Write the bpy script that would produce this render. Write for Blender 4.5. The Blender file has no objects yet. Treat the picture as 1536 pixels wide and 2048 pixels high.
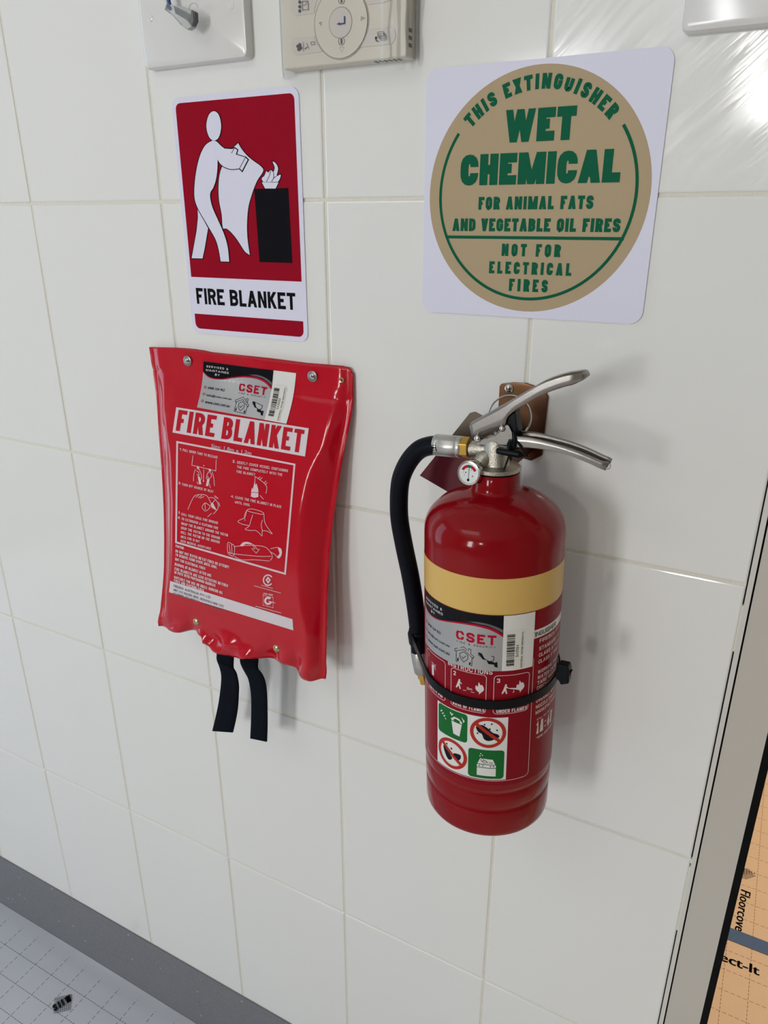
import bpy, bmesh, math, random
from mathutils import Vector, Matrix
from mathutils.geometry import tessellate_polygon
from mathutils.bvhtree import BVHTree
random.seed(4)
SC = bpy.context.scene
COL = SC.collection
ZO = 1.355                                   # height of the tile joint everything was measured from

# ------------------------------------------------------------------ camera
CAM = Vector((0.80047, -0.62752, 1.33830))
R0 = Vector((0.88233928, 0.47061374, -0.0003122))
R1 = Vector((0.1734029, -0.32572436, -0.92942728))
R2 = Vector((-0.43750292, 0.82001607, -0.36900518))
FPX = 1475.36
cd = bpy.data.cameras.new('camera')
cd.sensor_fit = 'HORIZONTAL'; cd.sensor_width = 36.0; cd.lens = FPX / 1536 * 36
cd.clip_start = 0.01; cd.clip_end = 50
cam = bpy.data.objects.new('camera', cd); COL.objects.link(cam)
M = Matrix.Identity(4)
for i in range(3):
    M[i][0] = R0[i]; M[i][1] = -R1[i]; M[i][2] = -R2[i]; M[i][3] = CAM[i]
cam.matrix_world = M
SC.camera = cam

# ------------------------------------------------------------------ world, light levels, exposure
W = bpy.data.worlds.new('world'); SC.world = W; W.use_nodes = True
W.node_tree.nodes['Background'].inputs[0].default_value = (0.75, 0.86, 1, 1)
W.node_tree.nodes['Background'].inputs[1].default_value = 0.3
SC.view_settings.view_transform = 'Standard'
SC.view_settings.look = 'None'
SC.view_settings.gamma = 1
SC.view_settings.use_curve_mapping = False
SC.view_settings.exposure = -0.59
SC.cycles.use_denoising = True
SC.cycles.max_bounces = 8
L_WIN1 = 42.0       # window opposite the signs, daylight
L_WIN2 = 60.0        # window opposite, to the right
L_FILL_LEFT = 4.2        # added fill light shaped as a window in the left wall
L_FILL_TOP = 5.0        # added ceiling panel, general fill for the room
L_HALL = 30.0        # warm ceiling panel beyond the doorway

# ------------------------------------------------------------------ measuring helpers (pixel -> point on a real surface)
def ray(px, py):
    a, b = (px - 768) / FPX, (py - 1024) / FPX
    return (R0 * a + R1 * b + R2).normalized()
def at(px, py, d=0.0):
    """point seen at a pixel of the photograph, d metres in front of the tiled wall"""
    v = ray(px, py)
    return CAM + v * ((-d - CAM.y) / v.y)
def onfloor(px, py, z=0.0):
    v = ray(px, py)
    return CAM + v * ((z - CAM.z) / v.z)
def lerp(a, b, t): return a + (b - a) * t
def interp(tab, x):
    if x <= tab[0][0]: return tab[0][1]
    for (a, u), (b, v) in zip(tab, tab[1:]):
        if x <= b: return u + (v - u) * (x - a) / (b - a)
    return tab[-1][1]
def smooth(tab, x):
    h = 0.012
    return (interp(tab, x - h) + 2 * interp(tab, x) + interp(tab, x + h)) / 4

# ------------------------------------------------------------------ materials
def lin(c):
    return tuple(((v / 255) / 12.92 if v / 255 <= 0.04045 else ((v / 255 + 0.055) / 1.055) ** 2.4) for v in c)
MATS = {}
def mat(name, col, rough=0.4, metal=0.0, vary=0.06, bump=0.0, scale=40.0, coat=0.0, rvary=0.1, spec=0.5, stretch=None):
    if name in MATS: return MATS[name]
    m = bpy.data.materials.new(name); m.use_nodes = True
    nt = m.node_tree; b = nt.nodes['Principled BSDF']
    tc = nt.nodes.new('ShaderNodeTexCoord'); mp = nt.nodes.new('ShaderNodeMapping')
    nt.links.new(tc.outputs['Object'], mp.inputs[0])
    if stretch: mp.inputs['Scale'].default_value = stretch
    n = nt.nodes.new('ShaderNodeTexNoise'); n.inputs['Scale'].default_value = scale; n.inputs['Detail'].default_value = 4
    nt.links.new(mp.outputs[0], n.inputs['Vector'])
    mx = nt.nodes.new('ShaderNodeMix'); mx.data_type = 'RGBA'
    mx.inputs[6].default_value = (*[c * (1 - vary) for c in col], 1)
    mx.inputs[7].default_value = (*[min(1, c * (1 + vary)) for c in col], 1)
    nt.links.new(n.outputs['Fac'], mx.inputs[0]); nt.links.new(mx.outputs[2], b.inputs['Base Color'])
    mr = nt.nodes.new('ShaderNodeMapRange')
    mr.inputs['To Min'].default_value = max(0.02, rough * (1 - rvary)); mr.inputs['To Max'].default_value = min(1, rough * (1 + rvary))
    nt.links.new(n.outputs['Fac'], mr.inputs['Value']); nt.links.new(mr.outputs[0], b.inputs['Roughness'])
    b.inputs['Metallic'].default_value = metal
    b.inputs['Specular IOR Level'].default_value = spec
    b.inputs['Coat Weight'].default_value = coat; b.inputs['Coat Roughness'].default_value = 0.06
    if bump:
        bp = nt.nodes.new('ShaderNodeBump'); bp.inputs['Strength'].default_value = bump; bp.inputs['Distance'].default_value = 0.001
        nt.links.new(n.outputs['Fac'], bp.inputs['Height']); nt.links.new(bp.outputs[0], b.inputs['Normal'])
    MATS[name] = m
    return m
def emit(name, col, strength):
    m = bpy.data.materials.new(name); m.use_nodes = True
    nt = m.node_tree; nt.nodes.clear()
    o = nt.nodes.new('ShaderNodeOutputMaterial'); e = nt.nodes.new('ShaderNodeEmission')
    tc = nt.nodes.new('ShaderNodeTexCoord'); n = nt.nodes.new('ShaderNodeTexNoise'); n.inputs['Scale'].default_value = 0.8
    nt.links.new(tc.outputs['Object'], n.inputs['Vector'])
    mx = nt.nodes.new('ShaderNodeMix'); mx.data_type = 'RGBA'
    mx.inputs[6].default_value = (*[c * 0.9 for c in col], 1); mx.inputs[7].default_value = (*col, 1)
    nt.links.new(n.outputs['Fac'], mx.inputs[0]); nt.links.new(mx.outputs[2], e.inputs[0])
    e.inputs[1].default_value = strength
    nt.links.new(e.outputs[0], o.inputs[0])
    return m

m_tile = mat('white_glazed_tile', (0.80, 0.80, 0.78), 0.08, bump=0.05, vary=0.012, scale=9, rvary=0.25)
m_grout = mat('beige_grout', (0.73, 0.71, 0.62), 0.85, bump=0.4, vary=0.1, scale=600)
m_plaster = mat('white_plaster', (0.74, 0.73, 0.70), 0.8, bump=0.1, scale=60)
m_room = mat('room_paint', (0.42, 0.41, 0.39), 0.8, bump=0.1, scale=60)
m_ceil = mat('ceiling_paint', (0.78, 0.78, 0.76), 0.9, scale=20)
m_whitepl = mat('white_plastic', (0.71, 0.70, 0.685), 0.2, vary=0.01, scale=20)
m_cream = mat('cream_plastic', (0.66, 0.62, 0.54), 0.38, vary=0.015, bump=0.05, scale=900)
m_cream_d = mat('cream_key_plastic', (0.62, 0.585, 0.54), 0.35, vary=0.01, scale=200)
m_dark = mat('dark_print', (0.015, 0.016, 0.022), 0.5, spec=0.15)
m_blueprint = mat('blue_print', (0.03, 0.045, 0.19), 0.5)
m_greyprint = mat('grey_print', (0.36, 0.34, 0.31), 0.5)
m_trim = mat('white_trim', (0.66, 0.64, 0.60), 0.35, vary=0.02)
m_jamb = mat('painted_jamb', (0.54, 0.505, 0.455), 0.4, vary=0.03, scale=12)
m_rubber = mat('black_rubber', (0.003, 0.003, 0.004), 0.6, vary=0.2, spec=0.08)
m_hose = mat('hose_rubber', (0.003, 0.004, 0.008), 0.42, vary=0.2, bump=0.1, scale=300, spec=0.1)
m_blackpl = mat('black_nylon', (0.004, 0.005, 0.007), 0.35, vary=0.2, spec=0.13)
m_web = mat('black_webbing', (0.006, 0.008, 0.013), 0.8, vary=0.3, bump=0.5, scale=1500, spec=0.04)
m_vinyl_w = mat('white_vinyl', (0.72, 0.715, 0.85), 0.42, vary=0.01, scale=10, spec=0.15)
m_sign_red = mat('sign_red', (0.30, 0.003, 0.017), 0.3, vary=0.03, spec=0.08)
m_sign_beige = mat('sign_beige', (0.43, 0.33, 0.20), 0.42, vary=0.02, spec=0.1)
m_sign_green = mat('sign_green', (0.001, 0.105, 0.05), 0.45, vary=0.04, spec=0.05)
m_pouch = mat('red_pvc', (0.50, 0.004, 0.017), 0.15, vary=0.05, bump=0.12, scale=70, coat=0.2, spec=0.3)
m_pr_white = mat('pink_white_print', (0.72, 0.56, 0.60), 0.35, vary=0.02, spec=0.2)
m_pr_red = mat('print_red', (0.50, 0.012, 0.025), 0.35, spec=0.08)
m_ban = mat('white_banner_print', (0.68, 0.62, 0.66), 0.35, vary=0.02)
m_ext = mat('extinguisher_red_enamel', (0.235, 0.0025, 0.006), 0.13, vary=0.03, coat=0.18, bump=0.03, scale=25, spec=0.13)
m_ext_label = mat('extinguisher_label_red', (0.23, 0.004, 0.012), 0.3, vary=0.03, spec=0.1)
m_band = mat('sand_yellow_band', (0.66, 0.43, 0.125), 0.32, vary=0.02, spec=0.3)
m_ext_white = mat('label_white_print', (0.72, 0.62, 0.62), 0.4, spec=0.2)
m_lab_white = mat('label_white', (0.72, 0.71, 0.69), 0.35, vary=0.01)
m_lab_cream = mat('barcode_paper', (0.70, 0.68, 0.62), 0.45, vary=0.01)
m_silver = mat('silver_foil', (0.42, 0.42, 0.43), 0.4, metal=0.55, vary=0.08, scale=30, stretch=(1, 1, 0.2))
m_stk_red = mat('sticker_red', (0.42, 0.006, 0.03), 0.35, spec=0.08)
m_stk_grey = mat('sticker_grey', (0.12, 0.12, 0.125), 0.35, spec=0.2)
m_stk_black = mat('sticker_black', (0.006, 0.006, 0.009), 0.22, spec=0.12)
m_safe_green = mat('safe_green', (0.012, 0.135, 0.03), 0.35, vary=0.03, spec=0.08)
m_prohibit = mat('prohibition_red', (0.42, 0.03, 0.02), 0.35, spec=0.08)
m_steel = mat('brushed_stainless', (0.30, 0.28, 0.265), 0.33, metal=1.0, vary=0.08, bump=0.05, scale=300, stretch=(1, 1, 4))
m_chrome = mat('polished_steel', (0.62, 0.60, 0.57), 0.16, metal=1.0)
m_nickel = mat('cast_nickel', (0.46, 0.43, 0.37), 0.34, metal=1.0, vary=0.12, bump=0.5, scale=900)
m_alu = mat('aluminium_ferrule', (0.48, 0.47, 0.45), 0.38, metal=0.9, vary=0.1, bump=0.3, scale=120, stretch=(0.3, 3, 3))
m_brass = mat('brass', (0.60, 0.36, 0.08), 0.3, metal=0.9, vary=0.1)
m_brass_pale = mat('pale_brass', (0.52, 0.42, 0.24), 0.28, metal=1.0, vary=0.15, scale=200)
m_zinc = mat('zinc_washer', (0.30, 0.28, 0.26), 0.34, metal=0.9, vary=0.1, scale=300)
m_tagm = mat('maroon_plate', (0.10, 0.004, 0.013), 0.35, vary=0.1, spec=0.3)
m_tagb = mat('bronze_plate_end', (0.085, 0.062, 0.042), 0.4, metal=0.5, vary=0.1)
m_gauge = mat('gauge_dial', (0.70, 0.72, 0.73), 0.35, vary=0.01)
m_bluecab = mat('blue_cable', (0.015, 0.06, 0.22), 0.35)
m_clearcab = mat('pale_cable', (0.45, 0.55, 0.62), 0.3)
m_tape = mat('blue_masking_tape', (0.045, 0.10, 0.22), 0.6, vary=0.2, scale=300)

def passivated():
    m = mat('zinc_yellow_passivate', (0.30, 0.17, 0.07), 0.36, metal=0.9, vary=0.2, scale=30)
    nt = m.node_tree; b = nt.nodes['Principled BSDF']
    n = nt.nodes.new('ShaderNodeTexNoise'); n.inputs['Scale'].default_value = 26; n.inputs['Detail'].default_value = 3
    tc = nt.nodes.new('ShaderNodeTexCoord'); nt.links.new(tc.outputs['Object'], n.inputs['Vector'])
    r = nt.nodes.new('ShaderNodeValToRGB')
    r.color_ramp.elements[0].position = 0.3; r.color_ramp.elements[0].color = (0.085, 0.045, 0.016, 1)
    r.color_ramp.elements[1].position = 0.7; r.color_ramp.elements[1].color = (0.11, 0.05, 0.045, 1)
    e = r.color_ramp.elements.new(0.5); e.color = (0.13, 0.06, 0.03, 1)
    nt.links.new(n.outputs['Fac'], r.inputs[0]); nt.links.new(r.outputs[0], b.inputs['Base Color'])
    return m
m_pass = passivated()

def terrazzo():
    m = mat('grey_speckled_skirting', (0.175, 0.18, 0.195), 0.5, vary=0.35, scale=320)
    nt = m.node_tree; b = nt.nodes['Principled BSDF']
    old = b.inputs['Base Color'].links[0].from_socket
    v = nt.nodes.new('ShaderNodeTexVoronoi'); v.inputs['Scale'].default_value = 70
    tc = nt.nodes.new('ShaderNodeTexCoord'); nt.links.new(tc.outputs['Object'], v.inputs['Vector'])
    lt = nt.nodes.new('ShaderNodeMath'); lt.operation = 'LESS_THAN'; lt.inputs[1].default_value = 0.13
    nt.links.new(v.outputs['Distance'], lt.inputs[0])
    sep = nt.nodes.new('ShaderNodeSeparateColor'); nt.links.new(v.outputs['Color'], sep.inputs[0])
    gt = nt.nodes.new('ShaderNodeMath'); gt.operation = 'GREATER_THAN'; gt.inputs[1].default_value = 0.86
    nt.links.new(sep.outputs[0], gt.inputs[0])
    mu = nt.nodes.new('ShaderNodeMath'); mu.operation = 'MULTIPLY'
    nt.links.new(lt.outputs[0], mu.inputs[0]); nt.links.new(gt.outputs[0], mu.inputs[1])
    gr = nt.nodes.new('ShaderNodeValToRGB')
    gr.color_ramp.elements[0].color = (0.03, 0.03, 0.035, 1); gr.color_ramp.elements[1].color = (0.42, 0.46, 0.50, 1)
    gr.color_ramp.elements[0].position = 0.3; gr.color_ramp.elements[1].position = 0.31
    nt.links.new(sep.outputs[1], gr.inputs[0])
    mx = nt.nodes.new('ShaderNodeMix'); mx.data_type = 'RGBA'
    nt.links.new(mu.outputs[0], mx.inputs[0]); nt.links.new(old, mx.inputs[6]); nt.links.new(gr.outputs[0], mx.inputs[7])
    nt.links.new(mx.outputs[2], b.inputs['Base Color'])
    return m
m_skirt = terrazzo()

def gridpaper(name, base, ink, x0, y0, px, py, dashx, dashy, wid, ylim=None):
    """paper printed with a dashed grid (flat print)"""
    m = mat(name, base, 0.62, vary=0.05, scale=18, bump=0.05)
    nt = m.node_tree; b = nt.nodes['Principled BSDF']; old = b.inputs['Base Color'].links[0].from_socket
    geo = nt.nodes.new('ShaderNodeNewGeometry'); s = nt.nodes.new('ShaderNodeSeparateXYZ')
    nt.links.new(geo.outputs['Position'], s.inputs[0])
    def mth(op, a, bb=None, c=None):
        n = nt.nodes.new('ShaderNodeMath'); n.operation = op
        for i, v in enumerate((a, bb, c)):
            if v is None: continue
            if isinstance(v, (int, float)): n.inputs[i].default_value = v
            else: nt.links.new(v, n.inputs[i])
        return n.outputs[0]
    def line(c, o, p): return mth('LESS_THAN', mth('ABSOLUTE', mth('SUBTRACT', mth('FLOORED_MODULO', mth('ADD', mth('SUBTRACT', c, o), p / 2), p), p / 2)), wid / 2)
    def dash(c, p): return mth('LESS_THAN', mth('FLOORED_MODULO', c, p), p * 0.68)
    lx = mth('MULTIPLY', line(s.outputs[0], x0, px), dash(s.outputs[1], dashx))
    ly = mth('MULTIPLY', line(s.outputs[1], y0, py), dash(s.outputs[0], dashy))
    if ylim is not None: lx = mth('MULTIPLY', lx, mth('LESS_THAN', s.outputs[1], ylim)); ly = mth('MULTIPLY', ly, mth('LESS_THAN', s.outputs[1], ylim))
    f = mth('MAXIMUM', lx, ly)
    mx = nt.nodes.new('ShaderNodeMix'); mx.data_type = 'RGBA'
    nt.links.new(f, mx.inputs[0]); nt.links.new(old, mx.inputs[6]); mx.inputs[7].default_value = (*ink, 1)
    nt.links.new(mx.outputs[2], b.inputs['Base Color'])
    return m
m_paper_l = gridpaper('grey_grid_paper', (0.57, 0.58, 0.62), (0.12, 0.12, 0.13), -0.3545, -0.0613, 0.04495, 0.0436, 0.0105, 0.0058, 0.0011, -0.0195)
m_paper_r = gridpaper('kraft_grid_paper', (0.62, 0.46, 0.325), (0.17, 0.09, 0.045), 0.9535, 0.5545, 0.0445, 0.0455, 0.0085, 0.0105, 0.0010)

def film_mat():
    m = bpy.data.materials.new('clear_film'); m.use_nodes = True
    nt = m.node_tree; nt.nodes.clear()
    o = nt.nodes.new('ShaderNodeOutputMaterial'); t = nt.nodes.new('ShaderNodeBsdfTransparent'); g = nt.nodes.new('ShaderNodeBsdfGlossy')
    g.inputs['Roughness'].default_value = 0.12
    fr = nt.nodes.new('ShaderNodeFresnel'); fr.inputs[0].default_value = 1.5
    n = nt.nodes.new('ShaderNodeTexNoise'); n.inputs['Scale'].default_value = 60; n.inputs['Detail'].default_value = 3
    bp = nt.nodes.new('ShaderNodeBump'); bp.inputs['Strength'].default_value = 0.08; bp.inputs['Distance'].default_value = 0.001
    nt.links.new(n.outputs['Fac'], bp.inputs['Height']); nt.links.new(bp.outputs[0], g.inputs['Normal'])
    mu = nt.nodes.new('ShaderNodeMath'); mu.operation = 'MULTIPLY'; mu.inputs[1].default_value = 0.6
    nt.links.new(fr.outputs[0], mu.inputs[0])
    mx = nt.nodes.new('ShaderNodeMixShader')
    nt.links.new(mu.outputs[0], mx.inputs[0]); nt.links.new(t.outputs[0], mx.inputs[1]); nt.links.new(g.outputs[0], mx.inputs[2])
    nt.links.new(mx.outputs[0], o.inputs[0])
    return m
m_film = film_mat()
def clear_plastic():
    m = bpy.data.materials.new('clear_plastic'); m.use_nodes = True
    b = m.node_tree.nodes['Principled BSDF']
    b.inputs['Base Color'].default_value = (0.85, 0.86, 0.87, 1); b.inputs['Roughness'].default_value = 0.08
    b.inputs['Transmission Weight'].default_value = 0.85; b.inputs['IOR'].default_value = 1.45
    nt = m.node_tree; n = nt.nodes.new('ShaderNodeTexNoise'); n.inputs['Scale'].default_value = 200
    bp = nt.nodes.new('ShaderNodeBump'); bp.inputs['Strength'].default_value = 0.1
    nt.links.new(n.outputs['Fac'], bp.inputs['Height']); nt.links.new(bp.outputs[0], b.inputs['Normal'])
    return m
m_clear = clear_plastic()

def smear_tile():
    """the glazed tile with dried wipe marks on it"""
    m = mat('smeared_tile', (0.80, 0.80, 0.78), 0.1, vary=0.012, scale=9)
    nt = m.node_tree; b = nt.nodes['Principled BSDF']
    tc = nt.nodes.new('ShaderNodeTexCoord'); mp = nt.nodes.new('ShaderNodeMapping')
    mp.inputs['Scale'].default_value = (8, 8, 90)
    m0 = nt.nodes.new('ShaderNodeMapping'); m0.inputs['Rotation'].default_value = (0, 0.75, 0)
    nt.links.new(tc.outputs['Object'], m0.inputs[0]); nt.links.new(m0.outputs[0], mp.inputs[0])
    n = nt.nodes.new('ShaderNodeTexNoise'); n.inputs['Scale'].default_value = 2.2; n.inputs['Detail'].default_value = 5; n.inputs['Distortion'].default_value = 0.6
    nt.links.new(mp.outputs[0], n.inputs['Vector'])
    n2 = nt.nodes.new('ShaderNodeTexNoise'); n2.inputs['Scale'].default_value = 14; n2.inputs['Detail'].default_value = 6
    nt.links.new(tc.outputs['Object'], n2.inputs['Vector'])
    mu = nt.nodes.new('ShaderNodeMath'); mu.operation = 'MULTIPLY'
    nt.links.new(n.outputs['Fac'], mu.inputs[0]); nt.links.new(n2.outputs['Fac'], mu.inputs[1])
    mr = nt.nodes.new('ShaderNodeMapRange'); mr.inputs['From Min'].default_value = 0.15; mr.inputs['From Max'].default_value = 0.38
    mr.inputs['To Min'].default_value = 0.03; mr.inputs['To Max'].default_value = 0.20
    nt.links.new(mu.outputs[0], mr.inputs['Value']); nt.links.new(mr.outputs[0], b.inputs['Roughness'])
    bp = nt.nodes.new('ShaderNodeBump'); bp.inputs['Strength'].default_value = 0.25; bp.inputs['Distance'].default_value = 0.0006
    nt.links.new(mu.outputs[0], bp.inputs['Height']); nt.links.new(bp.outputs[0], b.inputs['Normal'])
    return m
m_smear = smear_tile()

# ------------------------------------------------------------------ object helpers
def link(name, me, m, parent=None, shade=False):
    o = bpy.data.objects.new(name, me); COL.objects.link(o)
    if m is not None:
        if me.materials: me.materials[0] = m
        else: me.materials.append(m)
    if shade:
        for p in me.polygons: p.use_smooth = True
    if parent: o.parent = parent
    return o
def tag(o, label, cat, group=None):
    o['label'] = label; o['category'] = cat
    if group: o['group'] = group
    return o
def thing(name, label, cat, loc, group=None):
    o = bpy.data.objects.new(name, None); COL.objects.link(o); o.location = loc; o.empty_display_size = 0.02
    return tag(o, label, cat, group)
def rootloc(parent):
    v = Vector((0, 0, 0))
    while parent is not None:
        v += Vector(parent.location); parent = parent.parent
    return v
class Mesh:
    """collects world-space geometry and links it as ONE object under its parent"""
    def __init__(s): s.v = []; s.f = []
    def add(s, vs, fs):
        n = len(s.v); s.v += [Vector(v) for v in vs]; s.f += [tuple(i + n for i in f) for f in fs]
        return s
    def box(s, x0, x1, y0, y1, z0, z1):
        v = [(x, y, z) for z in (z0, z1) for y in (y0, y1) for x in (x0, x1)]
        return s.add(v, [(0, 2, 3, 1), (4, 5, 7, 6), (0, 1, 5, 4), (2, 6, 7, 3), (0, 4, 6, 2), (1, 3, 7, 5)])
    def grid(s, rows, closed=False):
        h, w = len(rows), len(rows[0]); fs = []
        for i in range(h - 1):
            for j in range(w if closed else w - 1):
                k = (j + 1) % w
                fs.append((i * w + j, i * w + k, (i + 1) * w + k, (i + 1) * w + j))
        return s.add([p for r in rows for p in r], fs)
    def tube(s, pts, rad, n=12, caps=True):
        pts = [Vector(p) for p in pts]; rows = []
        t0 = (pts[1] - pts[0]).normalized(); up = Vector((0, 1, 0)) if abs(t0.y) < 0.9 else Vector((1, 0, 0))
        nrm = t0.cross(up).normalized()
        for i, p in enumerate(pts):
            t = (pts[min(i + 1, len(pts) - 1)] - pts[max(i - 1, 0)]).normalized()
            nrm = (nrm - t * nrm.dot(t)).normalized(); bn = t.cross(nrm)
            r = rad[i] if isinstance(rad, (list, tuple)) else rad
            rows.append([p + (nrm * math.cos(a) + bn * math.sin(a)) * r for a in [2 * math.pi * k / n for k in range(n)]])
        base = len(s.v); s.grid(rows, True)
        if caps:
            s.f.append(tuple(base + k for k in range(n))[::-1]); s.f.append(tuple(base + (len(rows) - 1) * n + k for k in range(n)))
        return s
    def lathe(s, prof, O, ax, n=48, cap0=True, cap1=True):
        """prof: (radius, height) along the axis"""
        ax = Vector(ax).normalized(); u = Vector((0, 1, 0)).cross(ax)
        if u.length < 1e-4: u = Vector((1, 0, 0))
        u.normalize(); v = ax.cross(u); O = Vector(O)
        rows = [[O + ax * h + (u * math.cos(a) + v * math.sin(a)) * r for a in [2 * math.pi * k / n for k in range(n)]] for r, h in prof]
        base = len(s.v); s.grid(rows, True)
        if cap0: s.f.append(tuple(base + k for k in range(n))[::-1])
        if cap1: s.f.append(tuple(base + (len(rows) - 1) * n + k for k in range(n)))
        return s
    def prism(s, poly, off):
        """poly: 3D outline, off: extrusion vector"""
        n = len(poly); poly = [Vector(p) for p in poly]; off = Vector(off)
        tri = tessellate_polygon([poly])
        fs = [tuple(t) for t in tri] + [tuple(i + n for i in t)[::-1] for t in tri]
        fs += [(i, (i + 1) % n, n + (i + 1) % n, n + i) for i in range(n)]
        return s.add(poly + [p + off for p in poly], fs)
    def build(s, name, m, parent=None, shade=False, bevel=0, seg=2, solid=0, angle=35):
        o = rootloc(parent); me = bpy.data.meshes.new(name)
        me.from_pydata([tuple(v - o) for v in s.v], [], s.f); me.update()
        b = bmesh.new(); b.from_mesh(me)
        bmesh.ops.remove_doubles(b, verts=b.verts, dist=1e-6)
        if not solid: bmesh.ops.recalc_face_normals(b, faces=b.faces)
        b.to_mesh(me); b.free()
        ob = link(name, me, m, parent, shade)
        if solid:
            md = ob.modifiers.new('solid', 'SOLIDIFY'); md.thickness = solid; md.offset = 0
        if bevel:
            md = ob.modifiers.new('bevel', 'BEVEL'); md.width = bevel; md.segments = seg; md.limit_method = 'ANGLE'; md.angle_limit = math.radians(angle)
            for p in me.polygons: p.use_smooth = True
            md2 = ob.modifiers.new('wn', 'WEIGHTED_NORMAL'); md2.keep_sharp = True
        elif shade:
            try: me.set_sharp_from_angle(angle=math.radians(angle + 10))
            except Exception: pass
        return ob
def struct(o): o['kind'] = 'structure'; return o

def rrect(x0, x1, y0, y1, r, n=6):
    pts = []
    for cx, cy, a0 in ((x1 - r, y1 - r, 0), (x0 + r, y1 - r, 90), (x0 + r, y0 + r, 180), (x1 - r, y0 + r, 270)):
        for k in range(n + 1):
            a = math.radians(a0 + 90 * k / n); pts.append((cx + r * math.cos(a), cy + r * math.sin(a)))
    return pts
def circle(cx, cy, r, n=48, ry=None):
    ry = ry or r
    return [(cx + r * math.cos(2 * math.pi * k / n), cy + ry * math.sin(2 * math.pi * k / n)) for k in range(n)]
def catmull(pts, n=6, closed=False):
    out = []; m = len(pts); seg = m if closed else m - 1
    for i in range(seg):
        p = [pts[(i + k) % m] if closed else pts[min(max(i + k, 0), m - 1)] for k in (-1, 0, 1, 2)]
        for k in range(n):
            t = k / n
            out.append(tuple(0.5 * (2 * b + (c - a) * t + (2 * a - 5 * b + 4 * c - d) * t * t + (3 * b - a - 3 * c + d) * t ** 3) for a, b, c, d in zip(*p)))
    if not closed: out.append(tuple(pts[-1]))
    return out

EPS = [0.0]
class Ink:
    """flat print laid on a surface: 2D shapes -> mapped points"""
    def __init__(s, fn): s.fn = fn; s.m = Mesh(); s.k = 0
    def step(s): s.k = (s.k + 1) % 8; EPS[0] = s.k * 6e-6
    def shape(s, *loops, maxlen=None):
        s.step()
        pts = [Vector((p[0], p[1], 0)) for l in loops for p in l]
        tri = tessellate_polygon([[Vector((p[0], p[1], 0)) for p in l] for l in loops])
        if maxlen:
            b = bmesh.new(); vs = [b.verts.new(p) for p in pts]
            for t in tri:
                try: b.faces.new([vs[i] for i in t])
                except ValueError: pass
            for _ in range(7):
                e = [e for e in b.edges if e.calc_length() > maxlen]
                if not e: break
                bmesh.ops.subdivide_edges(b, edges=e, cuts=1); bmesh.ops.triangulate(b, faces=[f for f in b.faces if len(f.verts) > 3])
            b.verts.index_update()
            pts = [v.co.copy() for v in b.verts]; tri = [tuple(v.index for v in f.verts) for f in b.faces]; b.free()
        s.m.add([s.fn(p[0], p[1]) for p in pts], tri); return s
    def stroke(s, pts, w, closed=False, maxlen=None):
        s.step()
        q = [Vector((p[0], p[1])) for p in pts]
        q = [p for i, p in enumerate(q) if i == 0 or (p - q[i - 1]).length > 1e-9]
        if maxlen:
            r = []
            for i in range(len(q) - (0 if closed else 1)):
                a, b = q[i], q[(i + 1) % len(q)]; k = max(1, int((b - a).length / maxlen))
                r += [a.lerp(b, j / k) for j in range(k)]
            if not closed: r.append(q[-1])
            q = r
        n = len(q); L = []; Rr = []
        for i in range(n):
            a = q[(i - 1) % n] if (closed or i > 0) else None; b = q[(i + 1) % n] if (closed or i < n - 1) else None
            d1 = (q[i] - a).normalized() if a is not None else None; d2 = (b - q[i]).normalized() if b is not None else None
            if d1 is None: d1 = d2
            if d2 is None: d2 = d1
            n1 = Vector((-d1.y, d1.x)); n2 = Vector((-d2.y, d2.x)); mm = n1 + n2
            if mm.length < 1e-6: mm = n1
            mm.normalize(); k = min(1.6, 1 / max(0.35, mm.dot(n1)))
            L.append(q[i] + mm * w / 2 * k); Rr.append(q[i] - mm * w / 2 * k)
        vs = [s.fn(*p) for p in L] + [s.fn(*p) for p in Rr]
        fs = [(i, (i + 1) % n, n + (i + 1) % n, n + i) for i in range(n if closed else n - 1)]
        s.m.add(vs, fs); return s
    def build(s, name, m, parent): return s.m.build(name, m, parent)

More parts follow.
